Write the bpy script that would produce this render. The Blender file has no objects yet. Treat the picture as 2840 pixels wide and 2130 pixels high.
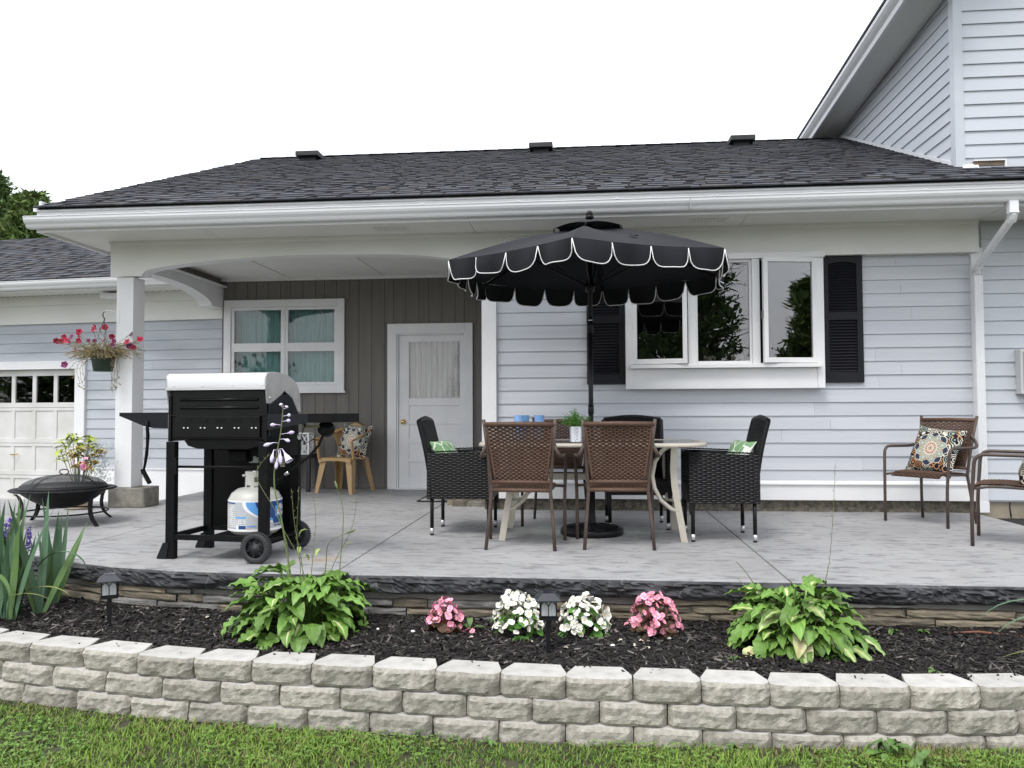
import bpy, math, random
import numpy as np
from mathutils import Matrix, Vector, Euler, noise
random.seed(11); rng = np.random.default_rng(5)
R_ = math.radians; PI = math.pi
scene = bpy.context.scene
COL = scene.collection

# ---------------------------------------------------------------- camera
EYE = Vector((0, 0, .95)); YAW, PITCH, ROLL = R_(5.4), R_(2.0), R_(.25)
F = Vector((-math.sin(YAW)*math.cos(PITCH), math.cos(YAW)*math.cos(PITCH), math.sin(PITCH)))
R0 = Vector((math.cos(YAW), math.sin(YAW), 0)); U0 = R0.cross(F)
RR = math.cos(ROLL)*R0 - math.sin(ROLL)*U0; UU = math.sin(ROLL)*R0 + math.cos(ROLL)*U0
cd = bpy.data.cameras.new('camera'); cam = bpy.data.objects.new('camera', cd); COL.objects.link(cam)
cam.matrix_world = Matrix(((RR.x, UU.x, -F.x, EYE.x), (RR.y, UU.y, -F.y, EYE.y), (RR.z, UU.z, -F.z, EYE.z), (0, 0, 0, 1)))
cd.sensor_width = 36; cd.lens = 27.89; cd.clip_start = .05; cd.clip_end = 1500
scene.camera = cam

# ---------------------------------------------------------------- sky, sun, exposure
SUN_EL, SUN_AZ = R_(58), R_(205)           # high, behind the camera and to its left
w = bpy.data.worlds.new('World'); scene.world = w; w.use_nodes = True
nt = w.node_tree; nt.nodes.clear()
sky = nt.nodes.new('ShaderNodeTexSky'); sky.sky_type = 'NISHITA'; sky.sun_disc = False
sky.sun_elevation = SUN_EL; sky.sun_rotation = SUN_AZ; sky.air_density = 1; sky.dust_density = 3; sky.ozone_density = 1
mx = nt.nodes.new('ShaderNodeMixRGB'); mx.inputs[0].default_value = .82      # closed bright cloud cover over the clear sky
mx.inputs[2].default_value = (10.6, 10.9, 11.5, 1)
bg = nt.nodes.new('ShaderNodeBackground'); bg.inputs[1].default_value = .12
out = nt.nodes.new('ShaderNodeOutputWorld')
nt.links.new(sky.outputs[0], mx.inputs[1]); nt.links.new(mx.outputs[0], bg.inputs[0]); nt.links.new(bg.outputs[0], out.inputs[0])
sl = bpy.data.lights.new('sun', 'SUN'); sl.energy = 1.3; sl.angle = R_(18); sl.color = (1, .97, .93)
so = bpy.data.objects.new('sun', sl); COL.objects.link(so)
sd = Vector((math.sin(SUN_AZ)*math.cos(SUN_EL), math.cos(SUN_AZ)*math.cos(SUN_EL), math.sin(SUN_EL)))
so.rotation_euler = sd.to_track_quat('Z', 'Y').to_euler(); so.location = (0, 0, 12)
vs = scene.view_settings; vs.view_transform = 'Standard'; vs.look = 'None'; vs.gamma = 1; vs.use_curve_mapping = False
vs.exposure = .55
scene.render.engine = 'CYCLES'
scene.cycles.max_bounces = 5; scene.cycles.diffuse_bounces = 3; scene.cycles.glossy_bounces = 3; scene.cycles.transparent_max_bounces = 10

# ---------------------------------------------------------------- materials
def lin(h):
    h = h.lstrip('#'); c = [int(h[i:i+2], 16)/255 for i in (0, 2, 4)]
    return tuple(x/12.92 if x <= .04045 else ((x+.055)/1.055)**2.4 for x in c)
def C4(c): return (*(lin(c) if isinstance(c, str) else c), 1)
def nodes(name):
    m = bpy.data.materials.new(name); m.use_nodes = True; n = m.node_tree.nodes; l = m.node_tree.links
    return m, n, l, n['Principled BSDF']
def M(name, col, col2=None, rough=.6, metal=0, vs=6, bump=0, bs=60, stretch=(1, 1, 1), rnd=0, spec=.5, lo=.35, hi=.65, detail=4, bdist=.004, coat=0, sss=0):
    m, n, l, b = nodes(name)
    b.inputs['Roughness'].default_value = rough; b.inputs['Metallic'].default_value = metal
    b.inputs['Specular IOR Level'].default_value = spec; b.inputs['Base Color'].default_value = C4(col)
    b.inputs['Coat Weight'].default_value = coat
    tc = n.new('ShaderNodeTexCoord'); mp = n.new('ShaderNodeMapping'); mp.inputs['Scale'].default_value = stretch
    l.new(tc.outputs['Object'], mp.inputs[0]); src = None
    if col2 is not None:
        t = n.new('ShaderNodeTexNoise'); t.inputs['Scale'].default_value = vs; t.inputs['Detail'].default_value = detail
        r = n.new('ShaderNodeMapRange'); r.inputs[1].default_value = lo; r.inputs[2].default_value = hi
        x = n.new('ShaderNodeMixRGB'); x.inputs[1].default_value = C4(col); x.inputs[2].default_value = C4(col2)
        l.new(mp.outputs[0], t.inputs[0]); l.new(t.outputs[0], r.inputs[0]); l.new(r.outputs[0], x.inputs[0]); src = x.outputs[0]
    if rnd:
        oi = n.new('ShaderNodeObjectInfo'); r = n.new('ShaderNodeMapRange'); r.inputs[3].default_value = 1-rnd; r.inputs[4].default_value = 1+rnd
        h = n.new('ShaderNodeHueSaturation'); h.inputs['Color'].default_value = C4(col)
        l.new(oi.outputs['Random'], r.inputs[0]); l.new(r.outputs[0], h.inputs['Value'])
        if src: l.new(src, h.inputs['Color'])
        src = h.outputs[0]
    if src: l.new(src, b.inputs['Base Color'])
    if bump:
        t = n.new('ShaderNodeTexNoise'); t.inputs['Scale'].default_value = bs; t.inputs['Detail'].default_value = 5
        bp = n.new('ShaderNodeBump'); bp.inputs['Strength'].default_value = bump; bp.inputs['Distance'].default_value = bdist
        l.new(mp.outputs[0], t.inputs[0]); l.new(t.outputs[0], bp.inputs['Height']); l.new(bp.outputs[0], b.inputs['Normal'])
    return m
def Mattr(name, rough=.6, attr='col', spec=.3, trans=0):
    m, n, l, b = nodes(name); a = n.new('ShaderNodeAttribute'); a.attribute_name = attr
    l.new(a.outputs['Color'], b.inputs['Base Color']); b.inputs['Roughness'].default_value = rough; b.inputs['Specular IOR Level'].default_value = spec
    if trans: b.inputs['Subsurface Weight'].default_value = 0
    return m
def Mglass(name, ior=2.1, tint=(1, 1, 1), rough=0):
    m = bpy.data.materials.new(name); m.use_nodes = True; n = m.node_tree.nodes; l = m.node_tree.links; n.clear()
    o = n.new('ShaderNodeOutputMaterial'); x = n.new('ShaderNodeMixShader'); fr = n.new('ShaderNodeFresnel'); fr.inputs[0].default_value = ior
    t = n.new('ShaderNodeBsdfTransparent'); t.inputs[0].default_value = (*tint, 1); g = n.new('ShaderNodeBsdfGlossy'); g.inputs['Roughness'].default_value = rough
    tc = n.new('ShaderNodeTexCoord'); nz = n.new('ShaderNodeTexNoise'); nz.inputs['Scale'].default_value = 2.2; nz.inputs['Detail'].default_value = 1
    bp = n.new('ShaderNodeBump'); bp.inputs['Strength'].default_value = .25; bp.inputs['Distance'].default_value = .01
    l.new(tc.outputs['Object'], nz.inputs[0]); l.new(nz.outputs[0], bp.inputs['Height']); l.new(bp.outputs[0], g.inputs['Normal'])
    l.new(fr.outputs[0], x.inputs[0]); l.new(t.outputs[0], x.inputs[1]); l.new(g.outputs[0], x.inputs[2]); l.new(x.outputs[0], o.inputs[0])
    return m

SIDING = M('siding_paint', (.50, .522, .562), (.56, .575, .608), rough=.55, vs=2.2, bump=.25, bs=30, stretch=(.25, 1, 6), rnd=.045)
SIDING_OLD = M('weathered_siding_paint', (.48, .505, .545), (.31, .335, .37), rough=.6, vs=1.1, bump=.25, bs=30, stretch=(.6, 1, 3), rnd=.04, lo=.45, hi=.75)
VINYL = M('vinyl_siding', (.53, .558, .60), (.55, .575, .612), rough=.45, vs=2, bump=.1, bs=40, stretch=(.2, 1, 5), rnd=.02)
WHITE = M('white_trim_paint', (.80, .80, .80), (.74, .745, .75), rough=.5, vs=3, bump=.12, bs=25, rnd=.01)
CREAM = M('soffit_paint', (.76, .76, .72), (.71, .71, .67), rough=.6, vs=2, rnd=.01)
GUTTER = M('gutter_enamel', (.80, .81, .82), (.76, .77, .78), rough=.3, vs=2, stretch=(.3, 1, 1))
TAUPE = M('taupe_paint', (.17, .156, .136), (.145, .134, .118), rough=.65, vs=3, bump=.15, bs=40, stretch=(4, 1, .4), rnd=.04)
SH_D = M('shingle_dark', (.018, .019, .022), (.028, .029, .032), rough=.9, vs=60, spec=.2)
SH_M = M('shingle_mid', (.066, .068, .077), (.045, .047, .055), rough=.9, vs=40, rnd=.2, spec=.2)
SH_L = M('shingle_light', (.095, .098, .110), (.065, .068, .078), rough=.9, vs=40, rnd=.2, spec=.2)
SH_B = M('shingle_brownish', (.085, .078, .076), (.06, .056, .06), rough=.9, vs=40, rnd=.2, spec=.2)
BLACKP = M('black_shutter_plastic', (.009, .009, .013), (.013, .013, .018), spec=.25, rough=.5, vs=8, bump=.15, bs=80, stretch=(1, 1, 5))
GLASS = Mglass('window_glass', 1.95)
GLASS_P = Mglass('porch_window_glass', 1.5)
GLASS_C = Mglass('clear_glass', 1.45)
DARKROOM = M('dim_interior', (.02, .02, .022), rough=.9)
FABRIC_TEAL = M('teal_curtain', (.20, .48, .45), (.12, .34, .33), rough=.9, vs=10, stretch=(8, 1, .3))
FABRIC_WHITE = M('white_curtain', (.72, .71, .68), (.60, .59, .56), rough=.9, vs=10, stretch=(8, 1, .3))
BRASS = M('brass', (.75, .52, .2), rough=.22, metal=1)

# ---------------------------------------------------------------- mesh builder
class MB:
    def __init__(s): s.v = []; s.f = []; s.m = []
    def add(s, vs, fs, mi=0):
        o = len(s.v); s.v += [tuple(p) for p in vs]; s.f += [tuple(i+o for i in q) for q in fs]; s.m += [mi]*len(fs); return s
    def box(s, x0, x1, y0, y1, z0, z1, mi=0):
        return s.add([(x0,y0,z0),(x1,y0,z0),(x1,y1,z0),(x0,y1,z0),(x0,y0,z1),(x1,y0,z1),(x1,y1,z1),(x0,y1,z1)],
            [(0,3,2,1),(4,5,6,7),(0,1,5,4),(1,2,6,5),(2,3,7,6),(3,0,4,7)], mi)
    def obox(s, c, size, rot=(0,0,0), mi=0):
        m = Matrix.Translation(c) @ Euler(rot).to_matrix().to_4x4(); a, b, d = [q/2 for q in size]
        p = [m @ Vector((x, y, z)) for z in (-d, d) for (x, y) in ((-a,-b),(a,-b),(a,b),(-a,b))]
        return s.add(p, [(0,3,2,1),(4,5,6,7),(0,1,5,4),(1,2,6,5),(2,3,7,6),(3,0,4,7)], mi)
    def prism(s, poly, lo, hi, plane='xz', mi=0):
        n = len(poly)
        def P(a, b, c): return (a, c, b) if plane == 'xz' else ((a, b, c) if plane == 'xy' else (c, a, b))
        vs = [P(a, b, lo) for a, b in poly]+[P(a, b, hi) for a, b in poly]
        fs = [tuple(range(n)), tuple(range(2*n-1, n-1, -1))]+[(i, i+n, (i+1) % n+n, (i+1) % n) for i in range(n)]
        return s.add(vs, fs, mi)
    def tube(s, pts, r, n=8, closed=False, mi=0, flat=1, cap=True):
        pts = [Vector(p) for p in pts]; N = len(pts); rs = r if isinstance(r, (list, tuple)) else [r]*N
        up = None; vs = []
        for i, p in enumerate(pts):
            a = pts[(i-1) % N] if (closed or i) else p; b = pts[(i+1) % N] if (closed or i < N-1) else p
            t = (b-a).normalized()
            if up is None: up = Vector((0,0,1)) if abs(t.z) < .9 else Vector((1,0,0))
            u = (up-t*up.dot(t)).normalized(); up = u; q = t.cross(u)
            for k in range(n):
                an = 2*PI*k/n; vs.append(p+(u*math.cos(an)*flat+q*math.sin(an))*rs[i])
        fs = []
        for i in range(N if closed else N-1):
            j = (i+1) % N
            for k in range(n): fs.append((i*n+k, i*n+(k+1) % n, j*n+(k+1) % n, j*n+k))
        if not closed and cap: fs += [tuple(range(n-1, -1, -1)), tuple((N-1)*n+k for k in range(n))]
        return s.add(vs, fs, mi)
    def lathe(s, prof, n=24, mat=None, mi=0, sx=1, sy=1, a0=0, a1=2*PI):
        mat = mat or Matrix(); full = abs(a1-a0-2*PI) < 1e-6; K = n if full else n+1
        vs = []; fs = []
        for r, z in prof:
            for k in range(K):
                a = a0+(a1-a0)*k/n; vs.append(mat @ Vector((r*math.cos(a)*sx, r*math.sin(a)*sy, z)))
        for i in range(len(prof)-1):
            for k in range(n):
                k2 = (k+1) % K; fs.append((i*K+k, i*K+k2, (i+1)*K+k2, (i+1)*K+k))
        return s.add(vs, fs, mi)
    def grid(s, fn, nu, nv, mi=0, wrap=False):
        vs = [fn(i/nu, j/nv) for j in range(nv+1) for i in range(nu+1)]
        fs = [(j*(nu+1)+i, j*(nu+1)+i+1, (j+1)*(nu+1)+i+1, (j+1)*(nu+1)+i) for j in range(nv) for i in range(nu)]
        return s.add(vs, fs, mi)
    def mesh(s, name, mats, smooth=False):
        me = bpy.data.meshes.new(name); me.from_pydata(s.v, [], s.f)
        for m in (mats if isinstance(mats, (list, tuple)) else [mats]): me.materials.append(m)
        if len(set(s.m)) > 1: me.polygons.foreach_set('material_index', s.m)
        if smooth: me.polygons.foreach_set('use_smooth', [True]*len(s.f))
        me.update(); return me
    def build(s, name, mats, parent=None, smooth=False, bevel=0, loc=None, rot=None, world=False):
        o = link(name, s.mesh(name, mats, smooth), parent, loc, rot)
        if world and parent is not None: o.location = -parent.location
        if bevel:
            b = o.modifiers.new('bevel', 'BEVEL'); b.width = bevel; b.segments = 2; b.limit_method = 'ANGLE'; b.angle_limit = R_(40)
            b.harden_normals = False
        if smooth == 'auto': pass
        return o
def link(name, data, parent=None, loc=None, rot=None, scale=None):
    o = bpy.data.objects.new(name, data); COL.objects.link(o)
    if parent is not None: o.parent = parent
    if loc is not None: o.location = loc
    if rot is not None: o.rotation_euler = rot
    if scale is not None: o.scale = (scale,)*3 if isinstance(scale, (int, float)) else scale
    return o
def tag(o, label=None, cat=None, group=None, kind=None):
    for k, v in (('label', label), ('category', cat), ('group', group), ('kind', kind)):
        if v: o[k] = v
    return o
def thing(name, label, cat, loc=(0, 0, 0), rz=0, group=None):
    o = bpy.data.objects.new(name, None); COL.objects.link(o); o.location = loc; o.rotation_euler = (0, 0, rz); o.empty_display_size = .1
    return tag(o, label, cat, group)
def copy_tree(o, parent=None):
    c = o.copy(); COL.objects.link(c); c.parent = parent
    for ch in list(o.children): copy_tree(ch, c)
    return c
def autosmooth(o, ang=40):
    me = o.data; me.polygons.foreach_set('use_smooth', [True]*len(me.polygons))
    try: me.set_sharp_from_angle(angle=R_(ang))
    except Exception: pass
    return o
def nz(x, y, z=0, s=1): return noise.noise(Vector((x*s, y*s, z*s)))
def numesh(name, V, Fa, mats, cols=None, mi=None, smooth=False):
    """V (n,3), Fa (m,k) uniform faces, cols (n,3) optional point colours"""
    me = bpy.data.meshes.new(name); V = np.asarray(V, np.float32); Fa = np.asarray(Fa, np.int32); m, k = Fa.shape
    me.vertices.add(len(V)); me.vertices.foreach_set('co', V.ravel()); me.loops.add(m*k); me.loops.foreach_set('vertex_index', Fa.ravel())
    me.polygons.add(m); me.polygons.foreach_set('loop_start', np.arange(m, dtype=np.int32)*k); me.polygons.foreach_set('loop_total', np.full(m, k, np.int32))
    for q in (mats if isinstance(mats, (list, tuple)) else [mats]): me.materials.append(q)
    if mi is not None: me.polygons.foreach_set('material_index', np.asarray(mi, np.int32))
    if smooth: me.polygons.foreach_set('use_smooth', np.ones(m, bool))
    me.update(calc_edges=True); me.validate()
    if cols is not None:
        a = me.color_attributes.new('col', 'FLOAT_COLOR', 'POINT'); c = np.ones((len(V), 4), np.float32); c[:, :3] = cols
        a.data.foreach_set('color', c.ravel())
    return me
# ================================================================ ground, patio, bed
LAWN_Z = -.535
def lz(x, y=0):
    t = min(1, max(0, (x+.6)/2.2)); return LAWN_Z+.04*t*t*(3-2*t)-.006*min(1, max(0, -x/3))
SOIL = M('lawn_soil', (.055, .045, .032), (.05, .065, .022), rough=.95, vs=9, bump=.5, bs=40)
g = MB(); n = 64
g.v = [(0, 0, LAWN_Z-.03)]+[(600*math.cos(2*PI*k/n), 600*math.sin(2*PI*k/n), LAWN_Z-.03) for k in range(n)]
g.f = [(0, 1+k, 1+(k+1) % n) for k in range(n)]; g.m = [0]*n
tag(g.build('ground', SOIL), kind='structure')

lw = MB(); lw.grid(lambda u, v: (-8+15*u, -3+8*v, lz(-8+15*u)+.004*nz(u*90, v*60)), 60, 30)
tag(lw.build('lawn', SOIL, smooth=True), kind='structure')
CONC = M('stamped_concrete', (.305, .304, .307), (.385, .383, .383), rough=.65, vs=1.3, spec=.35)
def concrete_extra(m):
    n = m.node_tree.nodes; l = m.node_tree.links; b = n['Principled BSDF']
    src = b.inputs['Base Color'].links[0].from_socket
    tc = n.new('ShaderNodeTexCoord'); mp = n.new('ShaderNodeMapping'); mp.inputs['Scale'].default_value = (.38, 1.0, 1)
    mp.inputs['Rotation'].default_value = (0, 0, .12)
    t = n.new('ShaderNodeTexNoise'); t.inputs['Scale'].default_value = 15; t.inputs['Detail'].default_value = 7; t.inputs['Roughness'].default_value = .66
    t.inputs['Distortion'].default_value = .5
    r = n.new('ShaderNodeMapRange'); r.inputs[1].default_value = .50; r.inputs[2].default_value = .66; r.inputs[4].default_value = .8
    x = n.new('ShaderNodeMixRGB'); x.inputs[2].default_value = (.13, .13, .14, 1)
    l.new(tc.outputs['Object'], mp.inputs[0]); l.new(mp.outputs[0], t.inputs[0]); l.new(t.outputs[0], r.inputs[0]); l.new(r.outputs[0], x.inputs[0]); l.new(src, x.inputs[1])
    t3 = n.new('ShaderNodeTexNoise'); t3.inputs['Scale'].default_value = 1.1; t3.inputs['Detail'].default_value = 5
    r3 = n.new('ShaderNodeMapRange'); r3.inputs[1].default_value = .47; r3.inputs[2].default_value = .70; r3.inputs[4].default_value = .55
    x3 = n.new('ShaderNodeMixRGB'); x3.inputs[2].default_value = (.30, .29, .28, 1)
    l.new(tc.outputs['Object'], t3.inputs[0]); l.new(t3.outputs[0], r3.inputs[0]); l.new(r3.outputs[0], x3.inputs[0]); l.new(x.outputs[0], x3.inputs[1])
    # rust coloured stain by the joint
    vd = n.new('ShaderNodeVectorMath'); vd.operation = 'DISTANCE'; vd.inputs[1].default_value = (-1.72, 5.02, 0)
    nn = n.new('ShaderNodeTexNoise'); nn.inputs['Scale'].default_value = 6
    ad = n.new('ShaderNodeMath'); ad.operation = 'MULTIPLY_ADD'; ad.inputs[1].default_value = .35; l.new(nn.outputs[0], ad.inputs[0])
    l.new(tc.outputs['Object'], nn.inputs[0]); l.new(tc.outputs['Object'], vd.inputs[0]); l.new(vd.outputs['Value'], ad.inputs[2])
    r4 = n.new('ShaderNodeMapRange'); r4.inputs[1].default_value = .34; r4.inputs[2].default_value = .2; r4.inputs[3].default_value = 0; r4.inputs[4].default_value = .45
    x4 = n.new('ShaderNodeMixRGB'); x4.inputs[2].default_value = (.45, .31, .18, 1)
    l.new(ad.outputs[0], r4.inputs[0]); l.new(r4.outputs[0], x4.inputs[0]); l.new(x3.outputs[0], x4.inputs[1]); l.new(x4.outputs[0], b.inputs['Base Color'])
    t2 = n.new('ShaderNodeTexNoise'); t2.inputs['Scale'].default_value = 7; t2.inputs['Detail'].default_value = 8; t2.inputs['Roughness'].default_value = .62
    bp = n.new('ShaderNodeBump'); bp.inputs['Strength'].default_value = .8; bp.inputs['Distance'].default_value = .012
    l.new(mp.outputs[0], t2.inputs[0]); l.new(t2.outputs[0], bp.inputs['Height']); l.new(bp.outputs[0], b.inputs['Normal'])
concrete_extra(CONC)
FRONT = [(-9, 7.4), (-6.5, 6.35), (-5.2, 5.75), (-4.2, 5.3), (-3.62, 5.0), (-3.3, 4.84), (-2.95, 4.71), (-2.5, 4.62), (-2.1, 4.59), (-1, 4.585), (.6, 4.56), (2.33, 4.545), (3.55, 4.54)]
def fy(x):
    for (a, b), (c, d) in zip(FRONT, FRONT[1:]):
        if a <= x <= c: return b+(d-b)*(x-a)/(c-a)
    return FRONT[-1][1]
patio = tag(link('patio', None), 'grey stamped concrete patio slab with dark rock-face edge', None, None, 'structure'); patio.location = (0, 6, 0)
def slab(a, b, back):
    xs = sorted({a, b, *[p[0] for p in FRONT if a < p[0] < b]})
    poly = [(x, fy(x)) for x in xs]+back
    MB().prism(poly, -.1, 0, 'xy').build('slab', CONC, patio, bevel=.006, world=True)
g_ = .004
slab(-9, -3.66-g_, [(-3.66-g_, 9.75), (-4.66, 9.75), (-4.66, 8.15), (-9, 8.15)])
slab(-3.66+g_, -1.5-g_, [(-1.5-g_, 9.75), (-3.66+g_, 9.75)])
slab(-1.5+g_, 1.12-g_, [(1.12-g_, 7.9), (-.9, 7.9), (-.9, 9.75), (-1.5+g_, 9.75)])
slab(1.12+g_, 3.55, [(3.55, 7.9), (1.12+g_, 7.9)])
MB().box(-8, -4.6, 8.16, 10.6, -.4, -.2).build('driveway_apron', M('driveway_concrete', (.36, .36, .355), (.42, .42, .41), vs=3, rough=.8), patio, world=True)
MB().prism([(x_, fy(x_)+.07) for x_, _ in FRONT]+[(3.50, 7.8), (-9, 7.8)], -.5, -.1, 'xy').build('slab_base', MB and CONC, patio, world=True)
# rock-face edge of the slab
ROCK = M('rockface_dark', (.018, .019, .022), (.075, .076, .083), rough=.7, vs=7, bump=.5, bs=60, lo=.4, hi=.72)
def rock_extra(m):
    n = m.node_tree.nodes; l = m.node_tree.links; b = n['Principled BSDF']; src = b.inputs['Base Color'].links[0].from_socket
    tc = n.new('ShaderNodeTexCoord'); v = n.new('ShaderNodeTexNoise'); v.inputs['Scale'].default_value = 3.2; v.inputs['Detail'].default_value = 3; v.inputs['Distortion'].default_value = .6
    a = n.new('ShaderNodeMath'); a.operation = 'SUBTRACT'; a.inputs[1].default_value = .5
    ab = n.new('ShaderNodeMath'); ab.operation = 'ABSOLUTE'
    r = n.new('ShaderNodeMapRange'); r.inputs[1].default_value = 0; r.inputs[2].default_value = .010; r.inputs[3].default_value = .28; r.inputs[4].default_value = 0
    x = n.new('ShaderNodeMixRGB'); x.inputs[2].default_value = (.30, .30, .31, 1)
    l.new(tc.outputs['Object'], v.inputs[0]); l.new(v.outputs[0], a.inputs[0]); l.new(a.outputs[0], ab.inputs[0]); l.new(ab.outputs[0], r.inputs[0])
    l.new(r.outputs[0], x.inputs[0]); l.new(src, x.inputs[1]); l.new(x.outputs[0], b.inputs['Base Color'])
rock_extra(ROCK)
e = MB(); NX = 620
def edgept(u, v):
    x = -9+12.55*u; y = fy(x); z = -.003-.1*v
    k = min(1, v*7)*min(1, (1-v)*5)
    d = .010+.045*k*abs(nz(x, z*2.5, 1, 5))+.034*k*abs(nz(x+.3*nz(x, z, 5, 9), z*3, 4, 13))+.005*nz(x, z*2, 2, 36)*k
    bot = .012*nz(x, 0, 7, 6)*v
    return (x, y-d-.004, z-bot)
e.grid(edgept, NX, 9); e.build('rock_face_edge', ROCK, patio, smooth=False, world=True)
# stone ledge below it
STONE = [M('ledge_stone_%s' % s, a, b, rough=.85, vs=9, bump=.7, bs=45, stretch=(1, 1, 5), rnd=.22, bdist=.008) for s, a, b in
         (('brown', (.20, .17, .125), (.12, .10, .075)), ('grey', (.23, .225, .21), (.13, .125, .115)), ('tan', (.27, .23, .165), (.17, .145, .105)))]
ledge = thing('stone_ledge_wall', 'low wall of thin stacked brown stones under the dark patio edge', 'stone wall', (0, 4.6, -.27))
MORT = M('old_mortar', (.33, .32, .30), (.22, .21, .19), rough=.9, vs=5, bump=.5, bs=30)
m = MB(); xs = [-4.6+.15*k for k in range(55)]
m.grid(lambda u, v: (-4.6+8.1*u, fy(-4.6+8.1*u)+.052+.01*nz(u*60, v*3), -.06-.26*v), 160, 4); m.build('mortar', MORT, ledge, smooth=True, world=True)
levels = [(-.108, -.145), (-.145, -.19), (-.19, -.235), (-.235, -.29)]
rs = random.Random(4)
for li, (z1, z0) in enumerate(levels):
    x = -4.5+rs.random()*.3
    while x < 3.5:
        L = rs.uniform(.16, .62); hi = z1+rs.uniform(-.008, .004); lo = z0+rs.uniform(-.004, .009); d = rs.uniform(-.004, .022)-.004*li
        if li == 0 and rs.random() < .3: x += L+.01; continue
        s = MB(); nn = max(4, int(L/.035)); sd0 = rs.random()*50
        def pt(u, v, x=x, L=L, hi=hi, lo=lo, d=d, sd0=sd0):
            X = x+L*u; k = min(1, u*L/.02)*min(1, (1-u)*L/.02)
            zz = hi+(lo-hi)*v+.009*nz(X*9, sd0)*(1 if v < .5 else -1)*k
            kv = min(1, v*4, (1-v)*4)
            return (X, fy(X)+d+.012*(1-k*kv)-.012*abs(nz(X*7, zz*40, sd0))+.004*nz(X*40, zz*60, sd0), zz)
        s.grid(pt, nn, 4)
        # top/bottom closing strips back into the wall
        top = [pt(i/nn, 0) for i in range(nn+1)]; s.add(top+[(a, b+.06, c) for a, b, c in top], [(i+1, i, nn+1+i, nn+2+i) for i in range(nn)])
        bo = [pt(i/nn, 1) for i in range(nn+1)]; s.add(bo+[(a, b+.06, c) for a, b, c in bo], [(i, i+1, nn+2+i, nn+1+i) for i in range(nn)])
        s.build('stone', rs.choice(STONE), ledge, smooth=False, world=True); x += L+rs.uniform(.001, .008)
# mulch bed
WALL = [(-4.75, 4.55), (-4.47, 4.43), (-4.18, 4.32), (-3.88, 4.215), (-3.57, 4.12), (-3.24, 4.0), (-2.92, 3.92), (-2.585, 3.86), (-2.255, 3.795), (-1.935, 3.748), (-1.63, 3.724), (-1.325, 3.706), (-1.023, 3.688), (-.717, 3.664), (-.409, 3.638), (-.107, 3.62), (.195, 3.62), (.494, 3.613), (.79, 3.603), (1.09, 3.603), (1.392, 3.618), (1.694, 3.645), (1.995, 3.68), (2.29, 3.72), (2.585, 3.77), (2.88, 3.83), (3.17, 3.9)]
def wy(x):
    for (a, b), (c, d) in zip(WALL, WALL[1:]):
        if a <= x <= c: return b+(d-b)*(x-a)/(c-a)
    return WALL[0][1] if x < WALL[0][0] else WALL[-1][1]
MULCH = M('mulch_ground', (.012, .011, .011), (.03, .028, .028), rough=.95, vs=40, bump=1, bs=90)
def bedz(x, y):
    t = (y-wy(x))/max(.2, fy(x)-wy(x)); return -.285+.045*min(1, max(0, t))+.012*nz(x, y, 0, 3)
b = MB(); b.grid(lambda u, v: (lambda x: (lambda y: (x, y, bedz(x, y)))(wy(x)+.06+(fy(x)+.06-wy(x)-.06)*v))(-4.7+7.8*u), 120, 14)
tag(b.build('mulch_bed', MULCH, smooth=True), kind='structure')
MB().box(3.56, 8, 6.0, 7.76, -.4, -.05).build('soil_bed', MULCH)
tag(bpy.data.objects['soil_bed'], kind='structure')

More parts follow.
